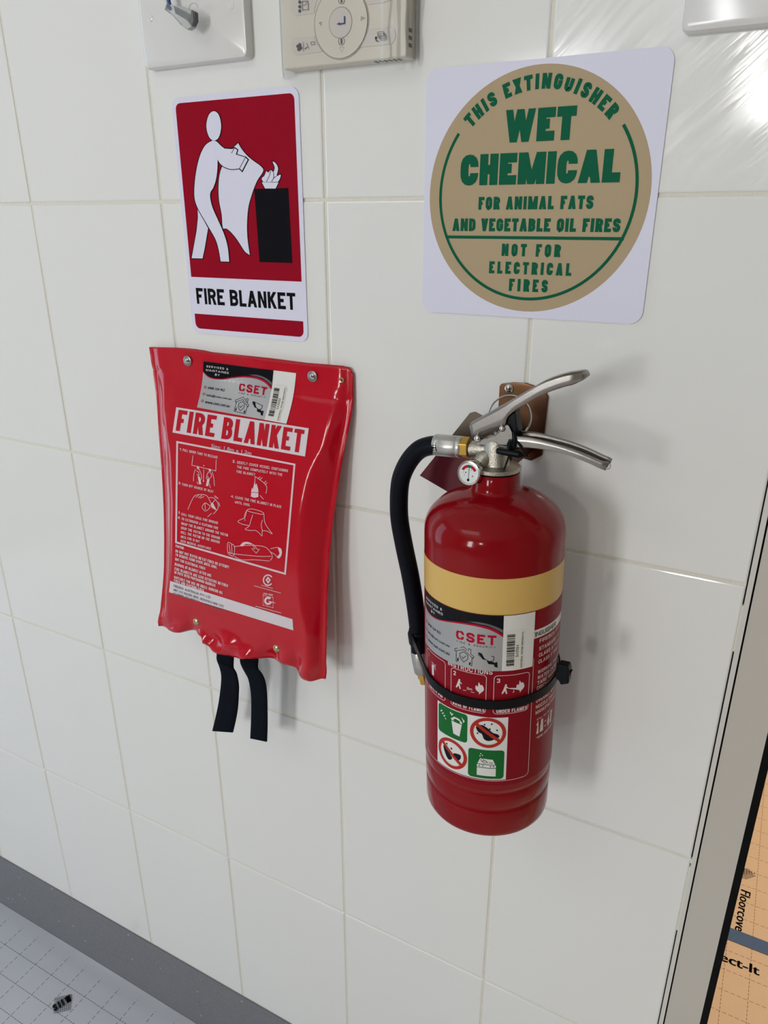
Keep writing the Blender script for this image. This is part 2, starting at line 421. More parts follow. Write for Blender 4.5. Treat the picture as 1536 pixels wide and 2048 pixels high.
# stroke alphabet for the block capitals: R = rounded corners, L = sharp, C = closed rounded
GL = {
'A': (1.15, [('D', [(0, 0), (.5, 1)]), ('D', [(1, 0), (.5, 1)]), ('L', [(.25, .26), (.75, .26)])]),
'B': (1, [('R', [(0, 1), (.95, 1), (.95, .53), (0, .53)]), ('R', [(0, .53), (1, .53), (1, 0), (0, 0)]), ('L', [(0, 0), (0, 1)])]),
'C': (1, [('R', [(1, .64), (1, 1), (0, 1), (0, 0), (1, 0), (1, .36)])]),
'D': (1, [('L', [(0, 0), (0, 1)]), ('R', [(0, 1), (1, 1), (1, 0), (0, 0)])]),
'E': (.85, [('L', [(1, 1), (0, 1), (0, 0), (1, 0)]), ('L', [(0, .52), (.9, .52)])]),
'F': (.82, [('L', [(1, 1), (0, 1), (0, 0)]), ('L', [(0, .5), (.9, .5)])]),
'G': (1, [('R', [(1, .68), (1, 1), (0, 1), (0, 0), (1, 0), (1, .46)]), ('L', [(1, .46), (.55, .46)])]),
'H': (1, [('L', [(0, 0), (0, 1)]), ('L', [(1, 0), (1, 1)]), ('L', [(0, .5), (1, .5)])]),
'I': (0, [('L', [(.5, 0), (.5, 1)])]),
'J': (.8, [('R', [(1, 1), (1, 0), (0, 0), (0, .3)])]),
'K': (1, [('L', [(0, 0), (0, 1)]), ('D', [(.1, .40), (1, 1)]), ('D', [(1, 0), (.3, .66)])]),
'L': (.75, [('L', [(0, 1), (0, 0), (1, 0)])]),
'M': (1.4 + 0, [('L', [(0, 0), (0, 1)]), ('L', [(1, 0), (1, 1)]), ('D', [(.5, 0), (.08, 1)]), ('D', [(.5, 0), (.92, 1)])]),
'N': (1, [('L', [(0, 0), (0, 1)]), ('L', [(1, 0), (1, 1)]), ('D', [(.95, 0), (.05, 1)])]),
'O': (1, [('C', [(0, 0), (0, 1), (1, 1), (1, 0)])]),
'P': (.95, [('L', [(0, 0), (0, 1)]), ('R', [(0, 1), (1, 1), (1, .42), (0, .42)])]),
'Q': (1, [('C', [(0, 0), (0, 1), (1, 1), (1, 0)]), ('L', [(.55, .3), (1.05, -.05)])]),
'R': (1, [('L', [(0, 0), (0, 1)]), ('R', [(0, 1), (1, 1), (1, .5), (0, .5)]), ('D', [(1, 0), (.62, .5)])]),
'S': (1, [('R', [(1, .7), (1, 1), (0, 1), (0, .56), (1, .44), (1, 0), (0, 0), (0, .3)])]),
'T': (.95, [('L', [(0, 1), (1, 1)]), ('L', [(.5, 0), (.5, 1)])]),
'U': (1, [('R', [(0, 1), (0, 0), (1, 0), (1, 1)])]),
'V': (1.05, [('D', [(.5, 0), (0, 1)]), ('D', [(.5, 0), (1, 1)])]),
'W': (1.7, [('D', [(.24, 0), (0, 1)]), ('D', [(.24, 0), (.5, 1)]), ('D', [(.76, 0), (.5, 1)]), ('D', [(.76, 0), (1, 1)])]),
'X': (1, [('D', [(0, 0), (1, 1)]), ('D', [(1, 0), (0, 1)])]),
'Y': (1, [('D', [(.5, .4), (0, 1)]), ('D', [(.5, .4), (1, 1)]), ('L', [(.5, 0), (.5, .5)])]),
'Z': (.95, [('L', [(0, 1), (1, 1)]), ('L', [(0, 0), (1, 0)]), ('D', [(0, 0), (1, 1)])]),
'0': (.9, [('C', [(0, 0), (0, 1), (1, 1), (1, 0)])]),
'1': (.4, [('L', [(0, .75), (1, 1), (1, 0)])]),
'2': (.9, [('R', [(0, .7), (0, 1), (1, 1), (1, .6), (0, 0)]), ('L', [(0, 0), (1, 0)])]),
'3': (.9, [('R', [(0, .78), (0, 1), (1, 1), (1, .52), (.4, .52)]), ('R', [(.4, .52), (1, .52), (1, 0), (0, 0), (0, .22)])]),
'4': (.95, [('L', [(.75, 0), (.75, 1), (0, .3), (1, .3)])]),
'5': (.9, [('R', [(1, 1), (0, 1), (0, .58), (1, .58), (1, 0), (0, 0), (0, .22)])]),
'6': (.9, [('C', [(0, 0), (0, .55), (1, .55), (1, 0)]), ('R', [(0, .4), (0, 1), (1, 1), (1, .8)])]),
'7': (.9, [('L', [(0, 1), (1, 1)]), ('D', [(.3, 0), (1, 1)])]),
'8': (.9, [('C', [(0, 0), (0, .53), (1, .53), (1, 0)]), ('C', [(.03, .53), (.03, 1), (.97, 1), (.97, .53)])]),
'9': (.9, [('C', [(0, .45), (0, 1), (1, 1), (1, .45)]), ('R', [(1, .6), (1, 0), (0, 0), (0, .2)])]),
'.': (0, [('L', [(.5, 0), (.5, .02)])]), ',': (0, [('L', [(.5, .04), (.5, -.12)])]), ':': (0, [('L', [(.5, .1), (.5, .2)]), ('L', [(.5, .6), (.5, .7)])]),
'-': (.5, [('L', [(0, .48), (1, .48)])]), '/': (.6, [('D', [(0, 0), (1, 1)])]), '*': (.5, [('L', [(0, .75), (1, .95)]), ('L', [(0, .95), (1, .75)])]),
'(': (.25, [('R', [(1, 1.05), (0, .8), (0, .2), (1, -.05)])]), ')': (.25, [('R', [(0, 1.05), (1, .8), (1, .2), (0, -.05)])]),
'&': (1.1, [('R', [(1, 0), (.1, .75), (.1, 1), (.7, 1), (.7, .75), (0, .35), (0, 0), (.75, 0), (1, .4)])]),
' ': (.55, []),
}
def roundpath(pts, r, closed=False):
    out = []; n = len(pts)
    for i, p in enumerate(pts):
        if not closed and i in (0, n - 1): out.append(p); continue
        p = Vector(p); a = Vector(pts[i - 1]); b = Vector(pts[(i + 1) % n])
        da, db = a - p, b - p
        ra = min(r, da.length * 0.5 if (closed or 0 < i - 1) else da.length * 0.95); rb = min(r, db.length * 0.5 if (closed or i + 1 < n - 1) else db.length * 0.95)
        A = p + da.normalized() * ra; B = p + db.normalized() * rb
        for k in range(5):
            t = k / 4; out.append(tuple(A * (1 - t) ** 2 + p * 2 * t * (1 - t) + B * t * t))
    return out
def block(ink, text, x0, x1, y0, y1, wt=0.2, gap=0.13, conv=None, maxlen=None, space=None):
    """block capitals filling the box x0..x1, y0..y1 of the ink's own 2D space; wt, gap relative to the height;
    conv(x, y) optionally bends the box first"""
    H = abs(y1 - y0); a = wt * H; g = gap * H; tot = abs(x1 - x0)
    bw = lambda c: GL[c][0] * ({'M': 1.25, 'N': 1.2, 'W': 1.3}.get(c, 1) if wt > .22 else 1)
    units = sum(bw(c) for c in text if c != ' ') + sum((space or .55) for c in text if c == ' ')
    k = (tot - g * (len(text) - 1) - a * sum(1 for c in text if c != ' ')) / max(units, 1e-6)
    if k < 0.3 * a: k = 0.3 * a
    sx = 1 if x1 > x0 else -1; sy = 1 if y1 > y0 else -1
    real = sum((bw(c) * k + a) if c != ' ' else (space or .55) * k for c in text) + g * (len(text) - 1)
    f = tot / real; x = 0.0
    for c in text:
        if c == ' ': x += (space or .55) * k + g; continue
        wd, paths = bw(c), GL[c][1]; w = wd * k
        for kind, pts in paths:
            if kind == 'D':
                (ax, ay), (bx, by) = pts
                yv = lambda v: a / 2 + v * (H - a) if 0 < v < 1 else v * H
                A, B = (x + a / 2 + ax * w, yv(ay)), (x + a / 2 + bx * w, yv(by)); hw = a * min(1.6, math.dist(A, B) / max(1e-9, B[1] - A[1])) / 2
                hw = min(hw, a * (.42 if c in 'MNW' else .60))
                q = [(A[0] - hw, A[1]), (A[0] + hw, A[1]), (B[0] + hw, B[1]), (B[0] - hw, B[1])]
                q = [(x0 + sx * px * f, y0 + sy * py) for px, py in q]
                if conv: q = [conv(*p) for p in q]
                ink.shape(q, maxlen=maxlen); continue
            q = [(x + a / 2 + (px if wd else 0) * w, a / 2 + py * (H - a)) for px, py in pts]
            if kind != 'L': q = roundpath(q, min(0.42 * w + a * 0.35, 0.3 * H), kind == 'C')
            if kind == 'L':
                # run straight ends out to the edge of the letter box
                for e, o in ((0, 1), (-1, -2)):
                    d = (Vector(q[e]) - Vector(q[o])).normalized(); horizontal = abs(d.y) < 0.2; diag = abs(d.x) > 0.2 and not horizontal
                    at_edge = pts[e][1] in (0, 1) if not horizontal else pts[e][0] in (0, 1)
                    if at_edge: q[e] = tuple(Vector(q[e]) + d * a * (0.5 if not diag else 0.42))
            q = [(x0 + sx * px * f, y0 + sy * py) for px, py in q]
            if conv: q = [conv(*p) for p in q]
            ink.stroke(q, a, closed=(kind == 'C'), maxlen=maxlen)
        x += w + a + g
_tc = {}
def fonttext(ink, text, x0, x1, y0, y1, bold=0.0, conv=None):
    """lower-case text from the built-in typeface, stretched into the box (its ink fills it)"""
    if text not in _tc:
        cu = bpy.data.curves.new('txt', 'FONT'); cu.body = text; cu.resolution_u = 2
        ob = bpy.data.objects.new('txt', cu); COL.objects.link(ob); me = ob.to_mesh()
        _tc[text] = ([v.co.xy.copy() for v in me.vertices], [tuple(p.vertices) for p in me.polygons])
        ob.to_mesh_clear(); bpy.data.objects.remove(ob); bpy.data.curves.remove(cu)
    vs, fs = _tc[text]
    ax, bx = min(v.x for v in vs), max(v.x for v in vs); ay, by = min(v.y for v in vs), max(v.y for v in vs)
    for k in ((0,) if not bold else (-bold, 0, bold)):
        q = [(x0 + (x1 - x0) * (v.x - ax) / (bx - ax) + k * abs(y1 - y0), y0 + (y1 - y0) * (v.y - ay) / (by - ay)) for v in vs]
        if conv: q = [conv(*p) for p in q]
        ink.m.add([ink.fn(*p) for p in q], fs)

# =================================================================== SETTING
def S(name, m, *boxes):
    b = Mesh()
    for q in boxes: b.box(*q)
    return struct(b.build(name, m))
XL, XR, YF, HC = -2.03, 2.7, -3.5, 2.7
S('floor', m_plaster, (XL - .1, XR + .1, YF - .1, 3.3, -0.1, -0.0012))
S('ceiling', m_ceil, (XL - .1, XR + .1, YF - .1, 3.3, HC, HC + .1))
S('wall_left', m_room, (XL - .1, XL, YF - .1, 3.3, 0, .12), (XL - .1, XL, YF - .1, 3.3, 2.3, HC), (XL - .1, XL, YF - .1, -1.08, .12, 2.3), (XL - .1, XL, -.28, 3.3, .12, 2.3))
S('wall_right', m_room, (XR, XR + .1, YF - .1, 3.3, 0, HC))
W1 = (-.72, -.18, .95, 2.10); W2 = (.41, .74, 1.72, 2.14)
S('wall_front', m_room, (XL, W1[0], YF - .1, YF, 0, HC), (W1[1], W2[0], YF - .1, YF, 0, HC), (W2[1], XR, YF - .1, YF, 0, HC),
  (W1[0], W1[1], YF - .1, YF, 0, W1[2]), (W1[0], W1[1], YF - .1, YF, W1[3], HC), (W2[0], W2[1], YF - .1, YF, 0, W2[2]), (W2[0], W2[1], YF - .1, YF, W2[3], HC))
S('wall_hall', m_plaster, (XL, XR, 3.2, 3.3, 0, HC))
S('wall_hall_left', m_plaster, (0.70, 0.80, .1, 3.2, 0, HC))

# windows: frames with glowing daylight panes; the left-wall one is an added fill light
def window(name, x0, x1, z0, z1, strength, col, axis='y', mull=1):
    fr = Mesh(); t = .045
    def bx(a0, a1, b0, b1, d0, d1):
        if axis == 'y': fr.box(a0, a1, YF - d1, YF - d0, b0, b1)
        else: fr.box(XL - d1, XL - d0, a0, a1, b0, b1)
    bx(x0, x1, z0, z0 + t, -.01, .09); bx(x0, x1, z1 - t, z1, -.01, .09); bx(x0, x0 + t, z0 + t, z1 - t, -.01, .09); bx(x1 - t, x1, z0 + t, z1 - t, -.01, .09)
    for k in range(mull):
        c = x0 + (x1 - x0) * (k + 1) / (mull + 1); bx(c - t / 3, c + t / 3, z0 + t, z1 - t, 0, .08)
    f = struct(fr.build(name, m_trim))
    g = Mesh()
    if axis == 'y': g.add([(x0, YF - .06, z0), (x1, YF - .06, z0), (x1, YF - .06, z1), (x0, YF - .06, z1)], [(0, 3, 2, 1)])
    else: g.add([(XL - .06, x0, z0), (XL - .06, x1, z0), (XL - .06, x1, z1), (XL - .06, x0, z1)], [(0, 1, 2, 3)])
    g.build('pane', emit(name + '_daylight', col, strength), f)
window('window_1', *W1, L_WIN1, (.97, .985, 1), mull=0)
window('window_2', *W2, L_WIN2, (1, .98, .95), mull=0)
window('fill_light_left', -1.08, -.28, .12, 2.3, L_FILL_LEFT, (.58, .79, 1), axis='x', mull=0)  # added side light, makes the tiles brighter and cooler towards the left
def panel(name, x0, x1, y0, y1, strength, col):
    f = struct(Mesh().box(x0 - .02, x1 + .02, y0 - .02, y1 + .02, HC - .012, HC).build(name, m_trim))
    Mesh().add([(x0, y0, HC - .014), (x1, y0, HC - .014), (x1, y1, HC - .014), (x0, y1, HC - .014)], [(0, 3, 2, 1)]).build('diffuser', emit(name + '_glow', col, strength), f)
panel('fill_panel', -.9, .3, -2.0, -1.4, L_FILL_TOP, (1, .95, .88))  # added glowing panel for soft overall fill
panel('ceiling_panel_hall', 1.0, 2.2, .9, 1.5, L_HALL, (1, .80, .58))

# tiled wall: grout bed + single tiles
wall = S('wall_back', m_grout, (XL, .8085, .0012, .1, 1.355 - 1.2062, 2.561), (XL, XR, .0012, .1, 2.561, HC), (1.75, XR, 0, .1, 0, 2.561), (XL, .8085, .0012, .1, 0, 1.355 - 1.2062))
Mesh().box(XL, .8085, -.001, .0012, 2.561, HC).build('plaster_band', m_plaster, wall)
xs = {i: .2022 * i + .0005 for i in range(-11, 5)}; xs.update({-1: -.2023, 0: 0, 1: .2019, 2: .404, 3: .6075, 4: .8098})
zs = {-j: -.3015 * -j for j in range(0, 5)}
zs = {v: -.3015 * v for v in range(-4, 5)}; zs.update({0: 0, 1: -.3011, 2: -.6040, 3: -.9056, 4: -1.2062})
def tile_mesh(name, w, h):
    b = bmesh.new(); bv = .0016; t = .008; g = .0014
    def ring(ins, y): return [b.verts.new((sx * (w / 2 - ins), y, sz * (h / 2 - ins))) for sx, sz in ((-1, -1), (1, -1), (1, 1), (-1, 1))]
    r = [ring(g, t - .0001), ring(g, .0011), ring(g + .0005, .0004), ring(g + bv, 0)]
    for a, c in zip(r, r[1:]):
        for i in range(4): b.faces.new((a[i], a[(i + 1) % 4], c[(i + 1) % 4], c[i]))
    b.faces.new(r[-1]); bmesh.ops.recalc_face_normals(b, faces=b.faces)
    me = bpy.data.meshes.new(name); b.to_mesh(me); b.free(); me.materials.append(m_tile)
    for p in me.polygons: p.use_smooth = False
    return me
cache = {}
for c in range(-10, 4):
    for rr in range(-4, 4):
        w = round(xs[c + 1] - xs[c], 4); h = round(zs[rr] - zs[rr + 1], 4)
        if (w, h) not in cache: cache[(w, h)] = tile_mesh('tile', w, h)
        o = bpy.data.objects.new('tile', cache[(w, h)]); COL.objects.link(o); o.parent = wall
        j = random.Random(c * 31 + rr)
        o.location = ((xs[c] + xs[c + 1]) / 2, j.uniform(-.0001, .0001), ZO + (zs[rr] + zs[rr + 1]) / 2)
        o.rotation_euler = (j.uniform(-.0012, .0012), 0, j.uniform(-.0015, .0015))
        if c == 3 and rr == -1:
            o.material_slots[0].link = 'OBJECT'; o.material_slots[0].material = m_smear
            o['label'] = 'white glazed tile with dried wipe marks'
# skirting, wall end strip, door jamb
S('baseboard_back', m_skirt, (XL, .8085, -.0012, .004, 0, 1.355 - 1.2075))
t1 = S('trim_1', m_trim, (.8096, .8137, -.0016, .06, 0, 2.56))
S('trim_3', m_rubber, (.8085, .8160, .004, .06, 0, 2.56))
b = Mesh()
for z0, z1 in ((0, .40), (.655, .742), (.7465, .752), (.990, 1.035), (1.30, 2.56)):
    b.box(.8083, .8097, -.0004, .003, z0, z1)
b.build('sealant', m_grout, t1)
jamb = S('trim_2', m_jamb, (.8152, .8478, -.0030, .13, 0, 2.56))
Mesh().box(.8478, .8546, -.0030, .02, 0, 2.56).build('rubber_seal', m_rubber, jamb)
S('trim_4', m_jamb, (1.70, 1.75, -.003, .13, 0, 2.3)); S('trim_5', m_jamb, (.8163, 1.75, -.003, .13, 2.5, 2.561))
S('wall_hall_back', m_plaster, (.8163, .83, .0, .1, 0, 2.5))

# =================================================================== FLOOR COVERINGS
def sheet(name, x0, x1, y0, y1, m, label, z=.0006, amp=.0008):
    rows = []; nx = max(4, int((x1 - x0) / .03)); ny = max(6, int((y1 - y0) / .012))
    for i in range(ny + 1):
        y = lerp(y0, y1, i / ny)
        rows.append([(lerp(x0, x1, j / nx), y, z + amp * (1 + math.sin(y * 160 + math.sin(j * .35)) * math.exp(-abs(y - y1) * 22))) for j in range(nx + 1)])
    s_ = Mesh().grid(rows); o = s_.build(name, m, shade=True)
    return tag(o, label, 'floor covering')
sheet('floor_paper', -1.9, .806, -1.1, -.0016, m_paper_l, 'grey grid-printed protection paper lying along the speckled grey skirting')
sheet('floor_paper', .9 - .04, 2.6, .6415, 2.2, m_paper_r, 'tan grid-printed protection paper beyond the doorway, on the far side of the blue tape', amp=.0002)
sheet('floor_paper', .9 - .04, 2.6, .12, .6405, m_paper_r, 'tan grid-printed protection paper beyond the doorway, on the near side of the blue tape', amp=.0002)
sheet('masking_tape', .9 - .035, 1.9, .6250, .6562, m_tape, 'strip of blue masking tape joining the tan paper sheets', z=.0018, amp=.0002)
fl = {o['label']: o for o in bpy.data.objects if o.name.startswith('floor_paper')}
pl = [o for o in fl.values()]
ink = Ink(lambda x, y: Vector((x, y, .0030)))
def rot(cx, cy, ang, sx=1):
    c, s_ = math.cos(ang), math.sin(ang)
    return lambda x, y: (cx + c * x * sx - s_ * y, cy + s_ * x * sx + c * y)
# emblem on the grey paper: hatched square with letters across it
A, B, C_, D = (-.1747, -.0891), (-.1537, -.0698), (-.1325, -.0906), (-.1533, -.1095)
def sq(s_, t): return (lerp(lerp(A[0], B[0], s_), lerp(D[0], C_[0], s_), t), lerp(lerp(A[1], B[1], s_), lerp(D[1], C_[1], s_), t))
for k in range(9):
    q = k / 8; ink.stroke([sq(q, 0), sq(q, 1)], .0006); ink.stroke([sq(0, q), sq(1, q)], .0006)
p0, p1 = Vector(D) + Vector((-.003, -.001)), Vector(B) + Vector((.004, .004))
p0 = onfloor(108, 2022).xy; p1 = onfloor(144, 1999).xy; dd = (p1 - p0); ang = math.atan2(dd.y, dd.x)
block(ink, 'SIIW', 0, dd.length, -.004, .0105, .26, .16, conv=rot(p0.x, p0.y, ang))
ink.build('emblem', m_dark, pl[0])
ink = Ink(lambda x, y: Vector((x, y, .0014)))
q0 = onfloor(1380 + 432 / 4.2, 1560 + 922 / 4.2).xy; q1 = onfloor(1380 + 372 / 4.2, 1560 + 1300 / 4.2).xy
dd = q1 - q0; fonttext(ink, 'Floorcover', 0, dd.length, 0, .019, .03, conv=rot(q0.x - .001, q0.y, math.atan2(dd.y, dd.x)))
for k in range(8):
    y = .832 - k * .0042; ink.stroke([(.915, y), (.950 - abs(k - 3) * .004, y)], .0012); ink.stroke([(.912 + k * .005, .83), (.912 + k * .005, .804 + k * .003)], .001)
ink.build('lettering', m_dark, pl[1])
ink = Ink(lambda x, y: Vector((x, y, .0014)))
q0 = onfloor(1380 + 284 / 4.2, 1560 + 1525 / 4.2).xy; q1 = onfloor(1380 + 578 / 4.2, 1560 + 1640 / 4.2).xy
fonttext(ink, 'Protect-It', q1.x - .125, q1.x, q0.y - .001, q0.y + .019, .05)
ink.build('lettering', m_dark, pl[2])

# =================================================================== WALL PLATES AND CONTROLLER (top edge of the picture)
def plate(name, x0, x1, z0, z1, d, label, cat, loc):
    t = thing(name, label, cat, loc)
    pts = rrect(x0, x1, z0, z1, .005); inn = rrect(x0 + .0035, x1 - .0035, z0 + .0035, z1 - .0035, .004)
    rows = [[(x, 0, z + ZO) for x, z in pts], [(x, -d * .62, z + ZO) for x, z in pts],
            [(lerp(a[0], c[0], .35), -d * .9, lerp(a[1], c[1], .35) + ZO) for a, c in zip(pts, inn)], [(x, -d, z + ZO) for x, z in inn]]
    m = Mesh().grid(rows, True); n = len(pts); m.f.append(tuple(range(3 * n, 4 * n)))
    m.build('cover', m_whitepl, t, shade=True, angle=25)
    return t
cp = plate('wall_plate', .2075, .3325, .1180, .2000, .0105, 'white blank wall plate behind the blue cable, left of the cream controller', 'wall plate', (.27, 0, ZO + .118))
for px_ in (.222, .318): Mesh().lathe([(.0032, 0), (.0032, .0008), (.002, .0012)], (px_, -.0100, ZO + .159), (0, -1, 0), 20).build('screw_cap', m_whitepl, cp)
gp = plate('socket_plate', .7015, .7860, .1015, .2200, .0105, 'white socket plate above the round sign, right of the cream controller', 'wall plate', (.744, 0, ZO + .1015))
for px_ in (.724, .763):
    s1 = Mesh().prism([(x, -.0104, z + ZO) for x, z in rrect(px_ - .007, px_ + .007, .165, .187, .002)], (0, -.0035, 0)).build('rocker', m_whitepl, gp, bevel=.0006)
    Mesh().box(px_ - .006, px_ - .0042, -.0108, -.0100, ZO + .142, ZO + .150).box(px_ + .0042, px_ + .006, -.0108, -.0100, ZO + .142, ZO + .150).box(px_ - .0009, px_ + .0009, -.0108, -.0100, ZO + .128, ZO + .135).build('pin_slots', m_dark, gp)

# blue cable with a clear plug, hanging in front of the blank plate
D_ = .022
cb = thing('network_cable', 'blue network cable with a clear plastic plug hanging before the blank wall plate', 'cable', at(345, 15, D_))
path = [at(345.5, 20, D_), at(342, 14, D_), at(338.5, 6, D_), at(336.5, -6, D_), at(336, -25, D_ - .002), at(338, -60, D_ - .006), at(352, -100, .012), at(372, -130, .0112)]
Mesh().tube(catmull([tuple(p) for p in path], 5), .0017, 10).build('cable', m_bluecab, cb, shade=True)
Mesh().tube([tuple(p + Vector((-.0022, -.0004, 0))) for p in path[:5]], .0009, 8).build('cable_sleeve', m_clearcab, cb, shade=True)
a, b_, c_, d_ = at(343, 11, D_), at(339, 22, D_), at(376, 61, D_), at(397, 44, D_)
e_ = at(395, 27, D_); f_ = at(372, 15, D_)
pg = Mesh().prism([a, b_, at(356, 36, D_), at(370, 52, D_), at(384, 62, D_), at(392, 57, D_), d_, e_, at(385, 20, D_), f_], (0, -.0065, 0)).build('plug_body', m_clear, cb, bevel=.0004)
Mesh().prism([at(383, 44, D_ + .0008), at(391, 55, D_ + .0008), at(397, 44, D_ + .0008), at(396, 26, D_ + .0008), at(390, 22, D_ + .0008), at(388, 38, D_ + .0008)], (0, -.0045, 0)).build('contact_block', m_stk_grey, pg)
w_ = Mesh()
for k in range(5):
    w_.tube([at(350 + k * .8, 14 + k * 3, D_ + .003), at(372 + k * 1.5, 25 + k * 4, D_ + .0035), at(388 + k * .6, 34 + k * 4, D_ + .003)], .0004, 6)
w_.build('wires', m_stk_grey, pg)
rg = Mesh(); cc = at(387, 16, D_ + .003); rg.tube([cc + Vector((.005 * math.cos(t), 0, .0035 * math.sin(t))) for t in [math.pi * k / 12 for k in range(13)]], .0005, 6); rg.build('latch', m_clear, pg, shade=True)

# cream controller
DC = .0165
rc = thing('room_controller', 'cream wall controller with round dial keys, loosely wrapped in clear film', 'controller', (.43, 0, ZO + .105))
X0, X1, Z0c, Z1c = .3745, .4950, .1040, .2240
Mesh().box(X0 + .001, X1, -DC, -.0002, ZO + Z0c, ZO + Z1c).build('housing', m_cream, rc, bevel=.0016, seg=3)
def Q(x, y): return (at(550 + x / 5.12, y / 5.12, DC).x, at(550 + x / 5.12, y / 5.12, DC).z)
def raised(name, pts, m, h=.0008, parent=rc, base=DC): return Mesh().prism([(x, -base + .0004, z) for x, z in pts], (0, -h - .0004, 0)).build(name, m, parent, bevel=.0003)
cx, cz = at(682.5, 46, DC).x, at(682.5, 46, DC).z; Rk = (at(734.5, 40, DC).x - at(630, 50, DC).x) / 2
dk = raised('dial', circle(cx, cz, Rk, 64), m_cream, .0011)
Mesh().lathe([(Rk + .0004, 0), (Rk + .0004, .0004), (Rk + .0012, .0004), (Rk + .0012, 0)], (cx, -DC, cz), (0, -1, 0), 64, False, False).build('dial_groove', m_greyprint, dk)
ri = (at(705, 44, DC).x - at(661, 48, DC).x) / 2
Mesh().lathe([(ri + .0006, 0), (ri + .0006, .0003), (ri, .0003)], (cx, -DC - .0011, cz), (0, -1, 0), 48, False, False).build('button_ring', m_greyprint, dk)
bk = raised('enter_button', circle(cx, cz, ri, 48), m_cream_d, .0004, dk, DC + .0011)
for nm, pl_ in (('key', [(185, 385), (405, 370), (430, 440), (490, 530), (225, 568), (185, 540), (168, 490), (170, 430)]),
                ('key', [(960, 305), (1175, 270), (1225, 300), (1238, 350), (1228, 410), (1200, 450), (1120, 462), (880, 486), (925, 400)]),
                ('key', [(-10 + 165, 20), (160, 80), (175, 130), (210, 165), (405, 135), (408, 90), (440, -20), (470, -70), (190, -50)]),
                ('key', [(900, -80), (945, 0), (958, 50), (1130, 25), (1190, 0), (1215, -40), (1200, -110)])):
    raised(nm, [Q(*p) for p in pl_][::-1], m_cream_d, .0005)
ink = Ink(lambda x, y: (lambda p: Vector((p.x, -DC - .0019, p.z)))(at(550 + x / 5.12, y / 5.12, DC + .0015)))
ink.shape([(632, 248), (665, 228), (672, 240), (708, 232), (706, 166), (721, 164), (722, 246), (670, 254), (675, 262)]); ink.build('arrow_mark', m_blueprint, bk)
ink = Ink(lambda x, y: (lambda p: Vector((p.x, -DC - .00115, p.z)))(at(550 + x / 5.12, y / 5.12, DC + .0011)))
for t_ in ([(445, 232), (480, 218), (478, 272)], [(880, 165), (932, 183), (878, 217)], [(665, 485), (707, 481), (686, 538)]): ink.stroke(t_, 5, closed=True) if t_[0][0] == 665 else ink.shape(t_)
ink.build('direction_marks', m_greyprint, dk)
ink = Ink(lambda x, y: (lambda p: Vector((p.x, -DC - .0013, p.z)))(at(550 + x / 5.12, y / 5.12, DC + .0011)))
for cy_ in (423, 2): ink.stroke(circle(682, cy_, 30, 24, 40), 5, closed=True); block(ink, 'MENU', 662, 702, cy_ + 8, cy_ - 8, .22, .15) if 0 else ink.shape([(672, cy_ - 26), (690, cy_ - 28), (692, cy_ + 26), (674, cy_ + 28)])
for k in range(3): ox, oy = k * 14, k * 17; ink.stroke([(1050 + ox, 330 + oy), (1110 + ox, 322 + oy), (1115 + ox, 372 + oy), (1054 + ox, 380 + oy)], 4, closed=True)
ink.stroke([(1035, 375), (1032, 405), (1042, 420), (1060, 425)], 11); ink.shape([(1020, 395), (1035, 370), (1046, 392)])
for a_ in range(4): ink.shape(circle(247 + 16 * math.cos(a_ * 1.57 + .3), 482 + 26 * math.sin(a_ * 1.57 + .3), 14, 12, 17))
ink.stroke([(288, 432), (292, 522)], 4)
for k in range(3): ink.shape(circle(310 + k * 8, 500 - k * 8, 5, 8))
ink.stroke([(325, 440), (335, 480), (350, 500)], 4); ink.stroke([(368, 432), (405, 428), (408, 454), (371, 459)], 4, closed=True)
for cy_ in (20, 68, 112): ink.shape(circle(252, cy_, 14, 8, 18))
ink.stroke([(278, 15), (338, 10), (342, 98), (282, 104)], 5, closed=True); ink.stroke([(288, 50), (305, 55), (330, 15)], 4)
ink.build('key_symbols', m_stk_grey, rc)
v_ = Mesh()
for k in range(3): v_.box(X1 - .0002, X1 + .0003, -.0128, -.0075, ZO + .1115 + k * .0052, ZO + .1142 + k * .0052)
for k in range(6): v_.box(X1 - .032 + k * .0043, X1 - .0300 + k * .0043, -.0125, -.0065, ZO + Z0c - .0003, ZO + Z0c + .0002)
v_.build('vent_slots', m_stk_grey, rc)
rows = []
for i in range(26):
    z = ZO + lerp(Z0c - .004, Z1c, i / 25); row = []
    ws = math.sin(i * .9) * .0008
    for (x, d) in ((.3632, .0006), (.3700, .009), (.3750, DC + .0018), (.40, DC + .0028), (.44, DC + .0026), (.4700, DC + .0024), (.4775 + ws, DC + .0062 + ws), (.4805 + ws, DC + .0022), (.4850 - ws, DC + .0052), (.4890, DC + .0022),
                   (.4930 + ws, DC + .0036), (.4966, DC - .0010), (.4990 + ws, DC - .007 + ws), (.4968, .006), (.4985, .0006)):
        row.append((x, -max(.0005, d - (.0015 if i == 0 else 0)), z))
    rows.append(row)
Mesh().grid(rows).build('film', m_film, rc, shade=True)

